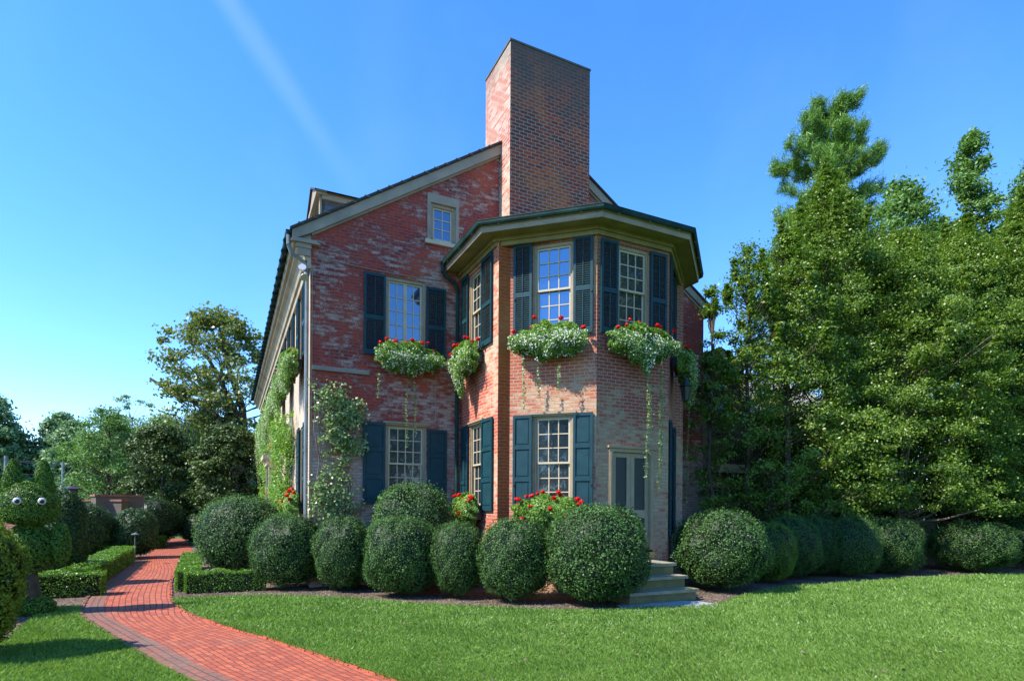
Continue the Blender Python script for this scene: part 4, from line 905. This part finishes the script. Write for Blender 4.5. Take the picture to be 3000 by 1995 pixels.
# ================================================================== CLIMBERS
def climber(fr, lab, name, u0, u1, z0, z1, n, m, seeds, flowers=0):
    o = empty(name, (0, 0, 0), 0, lab, 'climbing plant'); to_world(o, fr, u0, -.15, 0); L = Leaves(); s = MB(); F = Leaves()
    for i in range(seeds):
        x = (u1-u0)*random.uniform(.1, .9); pts = [(x, -.05, 0)]; z = 0
        while z < z1*random.uniform(.85, 1): z += .18; x = min(max(x+random.uniform(-.07, .07), .02), u1-u0); pts.append((x, -.05-random.random()*.04, z))
        s.path(pts, .010-.0005*i/seeds, 6)
    C = []
    for i in range(n):
        z = random.uniform(z0, z1); x = (u1-u0)*min(max(random.gauss(.5+.12*math.sin(z*2.1), .25), .0), 1.0)
        gap = math.sin(z*3.4+1.2)+.5*math.sin(z*7+x*5)
        if gap < -.55 and random.random() < .8: continue
        C.append((x, -.10-random.random()*(.14 if fr is fG else .42), z))
    C = np.array(C); k = 14
    P = np.repeat(C, k, 0)+rng.normal(0, 1, (len(C)*k, 3))*np.array([.075, .04, .06]); P[:, 1] = np.minimum(P[:, 1], -.02)
    L.add(P, np.tile((-.1, -1., .4), (len(P), 1)), .072, .052, jit=.6); L.build('foliage', m, o); s.build('stems', M['barkl'], o)
    if flowers:
        c = C[rng.integers(0, len(C), flowers)]+np.array([0, -.1, 0])
        for cc in c:
            D = unit(rng.normal(0, 1, (24, 3))); F.add(cc+D*.03, D, .03, .026, jit=.3)
        F.build('rose_blossoms', M['pflow'], o)
    return o
climber(fG, 'leafy climbing vine with bare stems on the left edge of the gable wall', 'climbing_vine', .05, 1.15, .2, 4.75, 420, M['vine'], 7)
climber(fL, 'dense climbing rose with coral blossoms on the sunlit side wall', 'climbing_rose', 23-6.6, 23-2.6, .5, 4.5, 1000, M['bedl'], 9, 26)
climber(fL, 'second climbing rose farther along the side wall beyond the door hood', 'climbing_rose', 23-13.2, 23-9.6, .5, 4.3, 600, M['bedl'], 6, 10)
# ---- lantern on the far bay corner
o = empty('wall_lantern', (0, 0, 0), 0, 'black iron lantern hanging beside the far corner of the bay', 'lantern'); to_world(o, fB5, .3, 4.2, 0)
s = MB(); f = Fr(0, 0, 0); s.path([(0, 0, .55), (0, -.35, .60), (0, -.36, .50)], .014); s.build('bracket', M['iron'], o)
s = MB(); s.lathe([(.01, .50), (.05, .46), (.15, .34), (.16, .32), (.02, .32)], (0, -.36, 0), 6); s.lathe([(.0, -.02), (.08, .0), (.085, .02)], (0, -.36, 0), 6)
for i in range(6): a = math.pi*i/3; s.tube((.13*math.cos(a), -.36+.13*math.sin(a), .32), (.08*math.cos(a), -.36+.08*math.sin(a), .0), .008, .008, 5)
s.build('lantern_frame', M['iron'], o); s = MB(); s.lathe([(.075, .02), (.122, .31)], (0, -.36, 0), 6); s.build('lantern_glass', M['glass'], o)
o = empty('handrail', (0, 0, 0), TH, 'thin iron handrail beside the side door with lanterns', 'handrail'); o.location = HW(-1.2, 8.0, -.15)
s = MB(); s.path([(0, 0, 0), (0, 0, 1.6)], .02); s.path([(0, -1.2, 0), (0, -1.2, 1.6)], .02); s.path([(0, 0, 1.0), (0, -1.2, 1.0)], .015)
for y in (0, -1.2): s.lathe([(.06, 1.6), (.11, 1.9), (.13, 1.91), (.02, 2.05)], (0, y, 0), 6)
s.build('rail', M['galv'], o)
# ================================================================== WALL, URNS, POLES, SMALL THINGS
def wallbox(name, x0, y0, x1, y1, h, th, m, lab, cap=None, capm=None):
    L_ = math.hypot(x1-x0, y1-y0); o = empty(name, (x0, y0, 0), math.atan2(y1-y0, x1-x0), lab, 'wall'); f = Fr(0, 0, 0)
    s = MB(); s.box(f, 0, L_, -.1, h-.08, -th, 0); s.build('masonry', m, o); s = MB(); s.box(f, -.05, L_+.05, h-.08, h, -th-.05, .05); s.build('coping', capm or m, o); return o
M['gwall'] = brick('garden_wall_brick', (.30, .09, .06), (.22, .07, .05), (.3, .25, .2), (.35, .28, .22), .1)
M['stucco'] = paint('stained_stucco', (.12, .10, .07), .3, .8, 1.2, (.08, .065, .05)); M['gcap'] = paint('brick_coping', (.24, .10, .07), .25, .8, 6)
wallbox('garden_wall', -22.6, 26.0, -17.8, 25.6, 1.98, .35, M['gwall'], 'low brick garden wall behind the yews at the left', capm=M['gcap'])
wallbox('garden_wall', -18.9, 25.0, -16.4, 24.6, 2.12, .35, M['stucco'], 'taller stained stucco garden wall left of the linden', capm=M['gcap'])
wallbox('garden_wall', -17.3, 24.35, -16.2, 25.8, 2.32, .5, M['stucco'], 'tallest dark stucco pier at the end of the garden wall', capm=M['gcap'])
wallbox('garden_wall', 12.75, 19.6, 14.6, 20.2, 1.45, .4, paint('dark_low_wall', (.12, .10, .07), .3, .9, 3), 'dark low garden wall between boxwood balls at the right')  # dark brown, mottled at random over the whole low wall
def urn(x, y, z, lab):
    o = empty('garden_urn', (x, y, z), 0, lab, 'urn', 'lidded urns on the garden wall'); s = MB()
    s.box(Fr(0, 0, 0), -.14, .14, 0, .07, -.14, .14); s.lathe([(.10, .07), (.05, .14), (.05, .20), (.13, .28), (.19, .42), (.21, .55), (.205, .58)], n=24); s.build('bowl', M['urn'], o, smooth=True)
    s = MB(); s.lathe([(.205, .58), (.30, .60), (.30, .63), (.18, .67), (.10, .72), (.035, .74), (.045, .79), (.0, .84)], n=24); s.build('lid', M['urn'], o, smooth=True)
    s = MB(); s.box(Fr(0, 0, 0), -.25, .25, -z, -.001, -.25, .25); s.build('pedestal', M['gwall'], o)
M['urn'] = mat('dark_iron_urn', (.035, .03, .035), .5)
urn(-18.3, 23.2, 2.0, 'left dark lidded urn, half hidden by the yew behind the topiary'); urn(-17.0, 22.6, 1.88, 'right dark lidded urn, rising clear above the yew')
o = empty('utility_pole', (-46, 60, 0), 0, 'grey wooden utility pole with crossarm in front of the far wood', 'utility pole'); s = MB(); s.tube((0, 0, 0), (0, 0, 6.3), .16, .12, 10); s.build('pole', M['pipe'], o)
s = MB(); s.tube((-.3, 0, 6.1), (2.1, 0, 6.2), .05); s.tube((0, 0, 4.6), (1.3, 0, 6.05), .035); s.build('crossarm', M['pipe'], o)
o = empty('utility_pole', (-57, 66, 0), 0, 'farther utility pole rising behind the topiary ears', 'utility pole'); s = MB(); s.tube((0, 0, 0), (0, 0, 7.4), .25, .2, 10); s.build('pole', M['pipe'], o)
for i, (za, zb_, yy) in enumerate(((7.7, 5.3, 60), (5.9, 4.9, 60), (7.55, 5.15, 61), (3.4, 3.3, 62))):
    cu = [( -62+t*36, yy+t*2, za+(zb_-za)*t-1.2*math.sin(math.pi*t)*.5) for t in np.linspace(0, 1, 20)]
    s = MB(); s.path(cu, .028, 5); o = s.build('overhead_wire', M['iron']); tag(o, ['highest black overhead wire crossing in front of the far wood', 'middle overhead wire fixed below the pole crossarm', 'overhead wire just below the highest one', 'lowest overhead wire near the garden wall'][i], 'wire')
o = empty('path_light', (-11.9, 18.5, 0), 0, 'small grey path light on a thin stake beside the long hedge', 'path light'); s = MB(); s.tube((0, 0, 0), (0, 0, .95), .010); s.build('stake', M['pipe'], o); s = MB(); s.lathe([(.0, 1.0), (.10, .97), (.10, .95), (.03, .94)], n=12); s.build('lamp_head', M['pipe'], o)
# ================================================================== TREES
def tree(name, x, y, Hh, R, zb, lab, m, ncl, per, leaf, cl=.22, prof=None, trunk=.16, bark='bark', group=None, up=.5, seed=1, shoots=0, flat=1.0, droop=0, leanx=0, inner=.35, limbs=None, cat='tree', branch=True, T=None, trunkz=None):
    st = random.getstate(); random.seed(seed*77+5); g = np.random.default_rng(seed); o = empty(name, (x, y, 0), 0, lab, cat, group)
    prof = prof or (lambda t: math.sin(math.pi*min(1, max(0, t*.93+.07)))**.6)
    L = Leaves(); s = MB(); C = []
    for i in range(ncl):
        t = g.random(); r = R*prof(t)*math.sqrt(g.uniform(inner**2, 1)); a = g.uniform(0, 2*math.pi)
        r *= 1+.18*math.sin(a*3+t*9+seed)+.12*math.sin(a*5-t*14)
        C.append((r*math.cos(a)+leanx*t, r*math.sin(a), zb+(Hh-zb)*t, cl*R*g.uniform(.45, 1.35)))
    for i in range(shoots):
        a = g.uniform(0, 2*math.pi); t = g.uniform(.45, 1.0); r = R*prof(min(t, .97))*1.0; h = g.uniform(.5, 1.3)*R*.35
        for j in range(5): C.append((r*math.cos(a)*(1+.03*j)+leanx*t, r*math.sin(a)*(1+.03*j), zb+(Hh-zb)*t+h*j/5, cl*R*.30))
    C = np.array(C); n = len(C)*per; P = np.repeat(C[:, :3], per, 0); rr = np.repeat(C[:, 3], per)
    D = unit(g.normal(0, 1, (n, 3))); off = g.normal(0, .52, (n, 3))*rr[:, None]*np.array([1.15, 1.15, .60*flat])
    if droop: off[:, 2] -= np.abs(g.normal(0, droop, n))
    P = P+off; out = P.copy(); out[:, 2] = (out[:, 2]-(zb+Hh)/2)*.3
    N = unit(out)*.45+D*.6+np.array([0, 0, up]); P[:, 2] = np.maximum(P[:, 2], .15)
    L.add(P, N, leaf[0], leaf[1], jit=.55, T=None if T is None else np.tile(T, (n, 1)), rnd=np.clip(g.normal(.42, .2, n)+np.repeat(g.normal(0, .13, len(C)), per), 0, 1)); L.build('crown', m, o)
    zt = trunkz or (zb+(Hh-zb)*.8); nseg = 9; pts = [(leanx*(i/nseg)*.8+random.uniform(-.08, .08)*(i > 0), random.uniform(-.08, .08)*(i > 0), zt*i/nseg) for i in range(nseg+1)]
    for i in range(nseg): s.tube(pts[i], pts[i+1], trunk*(1-.85*i/nseg)+.02, trunk*(1-.85*(i+1)/nseg)+.02, 10, False)
    if branch:
        sel = C[g.permutation(len(C))[:min(len(C), 170)]]
        for c in sel:
            z0 = max(zb*.75, c[2]-.45*math.hypot(c[0], c[1])-.3); z0 = min(z0, zt*.98); k = z0/zt; b0 = (pts[int(k*nseg)][0], pts[int(k*nseg)][1], z0)
            r0 = max(.018, trunk*.28*(1-k)+.008); md = (c[0]*.5+b0[0]*.5+g.normal(0, .08*R*.3), c[1]*.5, (z0+c[2])/2-.04*R)
            s.tube(b0, md, r0, r0*.65, 5, False); s.tube(md, tuple(c[:3]), r0*.65, r0*.25, 5, False)
    for lm in (limbs or []):
        for (p0, r0), (p1, r1) in zip(lm[:-1], lm[1:]): s.tube(p0, p1, r0, r1, 8, False)
    s.build('trunk', M[bark], o, smooth=False); random.setstate(st); return o
cone = lambda t: (1-t)**.75*.95+.05 if t > .12 else .6+t*3
colm = lambda t: (1-t**2.2)**.8 if t > .2 else .75+t*1.1
HG = 'holly trees screening the rear wing'
tree('holly_tree', 6.95, 17.35, 9.6, 1.75, 1.6, 'open holly second from the house, sky showing through its top', M['holly'], 135, 95, (.085, .052), .15, cone, .07, seed=3, shoots=18, group=HG)
tree('holly_tree', 5.75, 16.95, 8.3, .80, 1.4, 'thin holly sapling right against the house, reaching up past the gable end', M['holly'], 62, 90, (.085, .052), .26, cone, .05, seed=2, shoots=14, group=HG)
tree('holly_tree', 8.4, 17.9, 10.3, 2.4, 1.7, 'bushy holly with twiggy trunk in front of the grey roof', M['holly'], 300, 115, (.085, .052), .13, cone, .12, seed=4, shoots=16, group=HG)
tree('holly_tree', 10.4, 19.4, 12.9, 2.8, 1.8, 'tallest leafy holly rising in front of the pine', M['holly'], 638, 190, (.082, .050), .125, colm, .16, seed=5, shoots=16, group=HG)
tree('holly_tree', 12.8, 19.2, 10.9, 2.8, 1.9, 'holly with a pale spotted trunk left of the dark garden wall', M['holly'], 638, 190, (.082, .050), .125, colm, .20, 'barkl', seed=6, shoots=14, group=HG)
tree('holly_tree', 15.6, 20.4, 11.6, 3.0, 1.8, 'broad holly above the dark garden wall', M['holly'], 677, 190, (.082, .050), .125, colm, .20, seed=7, shoots=12, group=HG)
tree('holly_tree', 18.4, 21.0, 13.0, 3.0, 1.6, 'large holly towards the right edge of the lawn', M['holly'], 697, 190, (.082, .050), .125, colm, .2, seed=8, shoots=10, group=HG)
tree('holly_tree', 20.6, 20.0, 13.2, 3.0, 1.5, 'rightmost holly, cut by the picture edge', M['holly'], 658, 190, (.082, .050), .125, colm, .2, seed=9, shoots=8, group=HG)
tree('holly_tree', 13.7, 23.0, 12.6, 2.7, 3, 'holly standing back between the pine and the pale-leaved tree', M['holly'], 300, 180, (.082, .050), .17, colm, .2, seed=10, shoots=8, group=HG)
tree('deciduous_tree', 17.7, 26.0, 16.4, 2.6, 5, 'pale-leaved tree with a rounded shoulder left of its tall spire', M['light'], 230, 170, (.20, .085), .17, lambda t: (1-t**3)**.8 if t > .3 else .8, .22, seed=12, droop=.12, leanx=-.6)
tree('deciduous_tree', 20.0, 25.6, 18.4, 1.0, 8, 'tall narrow pale-leaved spire above the right-hand trees', M['light'], 110, 170, (.20, .085), .34, lambda t: (1-t**4)**.7, .15, seed=13, droop=.12)
tree('deciduous_tree', 22.0, 24.5, 16.6, 2.4, 4, 'bright green tree top at the far right edge', M['light'], 200, 170, (.19, .085), .18, colm, .2, seed=14, droop=.1)
tree('deciduous_tree', 27.0, 30.0, 19.0, 3.6, 4, 'olive green tree behind the pale-leaved spire', M['wood'], 200, 130, (.2, .10), .17, colm, .2, seed=15)
# ---- the pine: whorled limbs carrying upswept needle tufts
def pine(x, y, Hh, lab):
    o = empty('pine_tree', (x, y, 0), 0, lab, 'tree'); s = MB(); L = Leaves(); g = np.random.default_rng(42)
    for i in range(12): s.tube((0, 0, Hh*i/12), (0, 0, Hh*(i+1)/12), .28*(1-i/12)+.03, .28*(1-(i+1)/12)+.02, 8, False)
    limbs = []
    z = 8.5
    while z < Hh-.3:
        f = (z-8.5)/(Hh-8.5); ln = 3.6 if f < .30 else (2.35 if f < .66 else 2.35*(1-f)/.34+.35)
        if .40 < f < .53: ln *= .75
        for j in range(5):
            a = g.uniform(0, 2*math.pi); limbs.append((z+g.uniform(-.3, .3), a, ln*g.uniform(.6, 1.12)))
        z += .62
    for (z, a, ln) in limbs:
        d_ = np.array([math.cos(a), math.sin(a), 0]); rise = g.uniform(.25, .75); p = np.array([0, 0, z]); prev = p; N_ = max(3, int(ln/.42))
        for k in range(1, N_+1):
            t = k/N_; q_ = np.array([0, 0, z])+d_*ln*t+np.array([0, 0, ln*rise*t**1.8*.7])+g.normal(0, .05, 3); s.tube(tuple(prev), tuple(q_), .05*(1-t)+.018, .05*(1-t)+.012, 5, False); prev = q_
            if t < .25: continue
            for e in range(5):
                side = np.cross(d_, (0, 0, 1))*g.uniform(-.6, .6)*(.4+.8*(1-t)+.2)+np.array([0, 0, g.uniform(.1, .6)])+d_*g.uniform(-.1, .4)
                tip = q_+side; s.tube(tuple(q_), tuple(tip), .012, .007, 4, False)
                kk = 95; pp = q_+side*g.uniform(.25, 1.1, (kk, 1))+g.normal(0, .10, (kk, 3)); T = unit(unit(side)[None]*1.0+g.normal(0, .55, (kk, 3))); L.add(pp, g.normal(0, 1, (kk, 3)), .27, .022, T=T, jit=.5, rnd=np.clip(g.normal(.45, .22, kk), 0, 1))
    L.build('crown', M['pine'], o); s.build('trunk', M['bark'], o); return o
pine(15.3, 28.5, 21.8, 'tall white pine with upswept branches against the sky')
# ---- left background
lind = lambda t: math.sin(math.pi*(t*.80+.14))**.55
tree('linden_tree', -17.6, 29.6, 5.75, 1.75, 1.0, 'dark egg-shaped clipped tree on a short trunk at the end of the path', M['round'], 260, 110, (.13, .10), .2, lind, .16, seed=20, branch=False, inner=.6)
tree('linden_tree', -13.9, 29.0, 5.7, 1.75, .8, 'second dark egg-shaped tree, close against the house', M['round'], 260, 110, (.13, .10), .2, lind, .16, seed=21, branch=False, inner=.6)
tree('willow_tree', -27.5, 41, 7.4, 2.5, 1.2, 'pale weeping willow with hanging strands behind the garden wall', M['willow'], 260, 190, (.26, .035), .24, None, .2, seed=22, droop=.5, T=(0, 0, 1))
tree('willow_tree', -22.6, 42, 8.6, 2.7, 2, 'pale willow behind the clipped linden trees', M['willow'], 260, 190, (.26, .035), .24, None, .2, seed=23, droop=.5, T=(0, 0, 1))
tree('deciduous_tree', -25.5, 37, 7.9, 2.3, 1.2, 'mid green tree between the willows', M['light'], 150, 120, (.16, .09), .22, None, .15, seed=24)
tree('deciduous_tree', -29.8, 46, 10.3, 1.5, 3, 'thin open-topped tree rising above the willows', M['wood'], 60, 90, (.18, .10), .26, lambda t: .55+.45*math.sin(t*9), .10, seed=25)
tree('deciduous_tree', -26.8, 45, 8.6, 3.0, 2, 'bushy green tree under the thin open-topped one', M['wood'], 140, 120, (.2, .11), .2, None, .15, seed=26)
pl = [[((0, 0, 0), .45), ((-.2, 0, 5), .40), ((-1.6, 0, 7.4), .30), ((-3.2, .2, 9.2), .24), ((-5.2, 0, 9.8), .16), ((-7, 0, 11), .08)],
      [((-.2, 0, 5), .36), ((-.6, .5, 9), .26), ((-1.6, 0, 12.5), .16), ((-2.2, 0, 15.5), .06)], [((-.5, 0, 8), .2), ((-2.6, -.5, 12.4), .12), ((-4, -.5, 13.5), .05)]]
tree('plane_tree', -19.0, 42.0, 15.6, 4.9, 6.2, 'large open plane tree with a dark arching limb beside the eaves', M['plane'], 200, 85, (.24, .18), .14, lambda t: math.sin(math.pi*(t*.85+.12))**.7, .45, seed=27, leanx=-2.4, limbs=pl, trunkz=12)
for i, (px, dy, h, r) in enumerate(((-62, 70, 14.6, 4.8), (-56.8, 74, 13.2, 4.2), (-52.6, 70, 11.6, 3.6), (-49.5, 73, 12.4, 3.6), (-46.5, 70, 10.6, 3.4), (-44.0, 76, 9.6, 3.4), (-66, 76, 12, 5), (-39.5, 74, 8.8, 5), (-35, 72, 7.8, 4.5))):
    tree('woodland_tree', px, dy, h, r, .6, ['tall tree at the left edge of the far wood', 'far wood tree right of the tallest one', 'short tree in the far wood directly behind the crossarm pole', 'dark tree in the middle of the far wood', 'lower tree on the right of the far wood', 'tree at the right end of the far wood above the wires', 'tree outside the left edge of the wood', 'low tree behind the garden wall', 'low tree behind the willow'][i],
         M['wood'], 330, 85, (.42, .26), .17, colm, .3, seed=30+i, group='trees of the far wood', branch=i < 3)
tree('woodland_tree', -22, 60, 7.2, 4, .5, 'hazy low tree far behind the linden trees', M['wood'], 150, 75, (.4, .26), .2, colm, .3, seed=50)
tree('woodland_tree', -12, 70, 9, 4.5, .5, 'far tree seen beside the end of the house', M['wood'], 150, 75, (.4, .26), .2, colm, .3, seed=51)
# low clipped growth closing the view behind the right-hand boxwoods
tree('evergreen_shrub', 12.0, 21.5, 3.6, 2.4, .2, 'dark evergreen mass behind the pale spotted trunk', M['yew'], 150, 110, (.13, .08), .24, None, .1, seed=60, cat='shrub')
tree('evergreen_shrub', 17.2, 24.0, 4.2, 3.0, .2, 'dark evergreen mass closing the view above the garden wall', M['yew'], 160, 110, (.15, .09), .24, None, .1, seed=61, cat='shrub')
tree('evergreen_shrub', 22.0, 24.5, 4.4, 3.0, .2, 'dark evergreen mass behind the boxwoods at the right edge', M['yew'], 160, 110, (.15, .09), .24, None, .1, seed=62, cat='shrub')

# trees round the viewer that the window panes mirror
for i, (x, y, h, r) in enumerate(((24, 2.5, 20, 5.0), (33, 0, 23, 6), (20, -14, 12, 4.5), (-9, -24, 12, 5), (-20, -20, 14, 5), (6, -30, 13, 5))):
    tree('garden_tree', x, y, h, r, 1.0, ['tree beyond the right edge, mirrored in the panes', 'tall tree beyond the right edge, mirrored in the panes', 'tree behind the viewer to the right', 'tree behind the viewer to the left', 'tall tree behind the viewer far left', 'tree straight behind the viewer'][i], M['wood'], 200, 40, (.45, .28), .2, colm, .25, seed=70+i, branch=False)
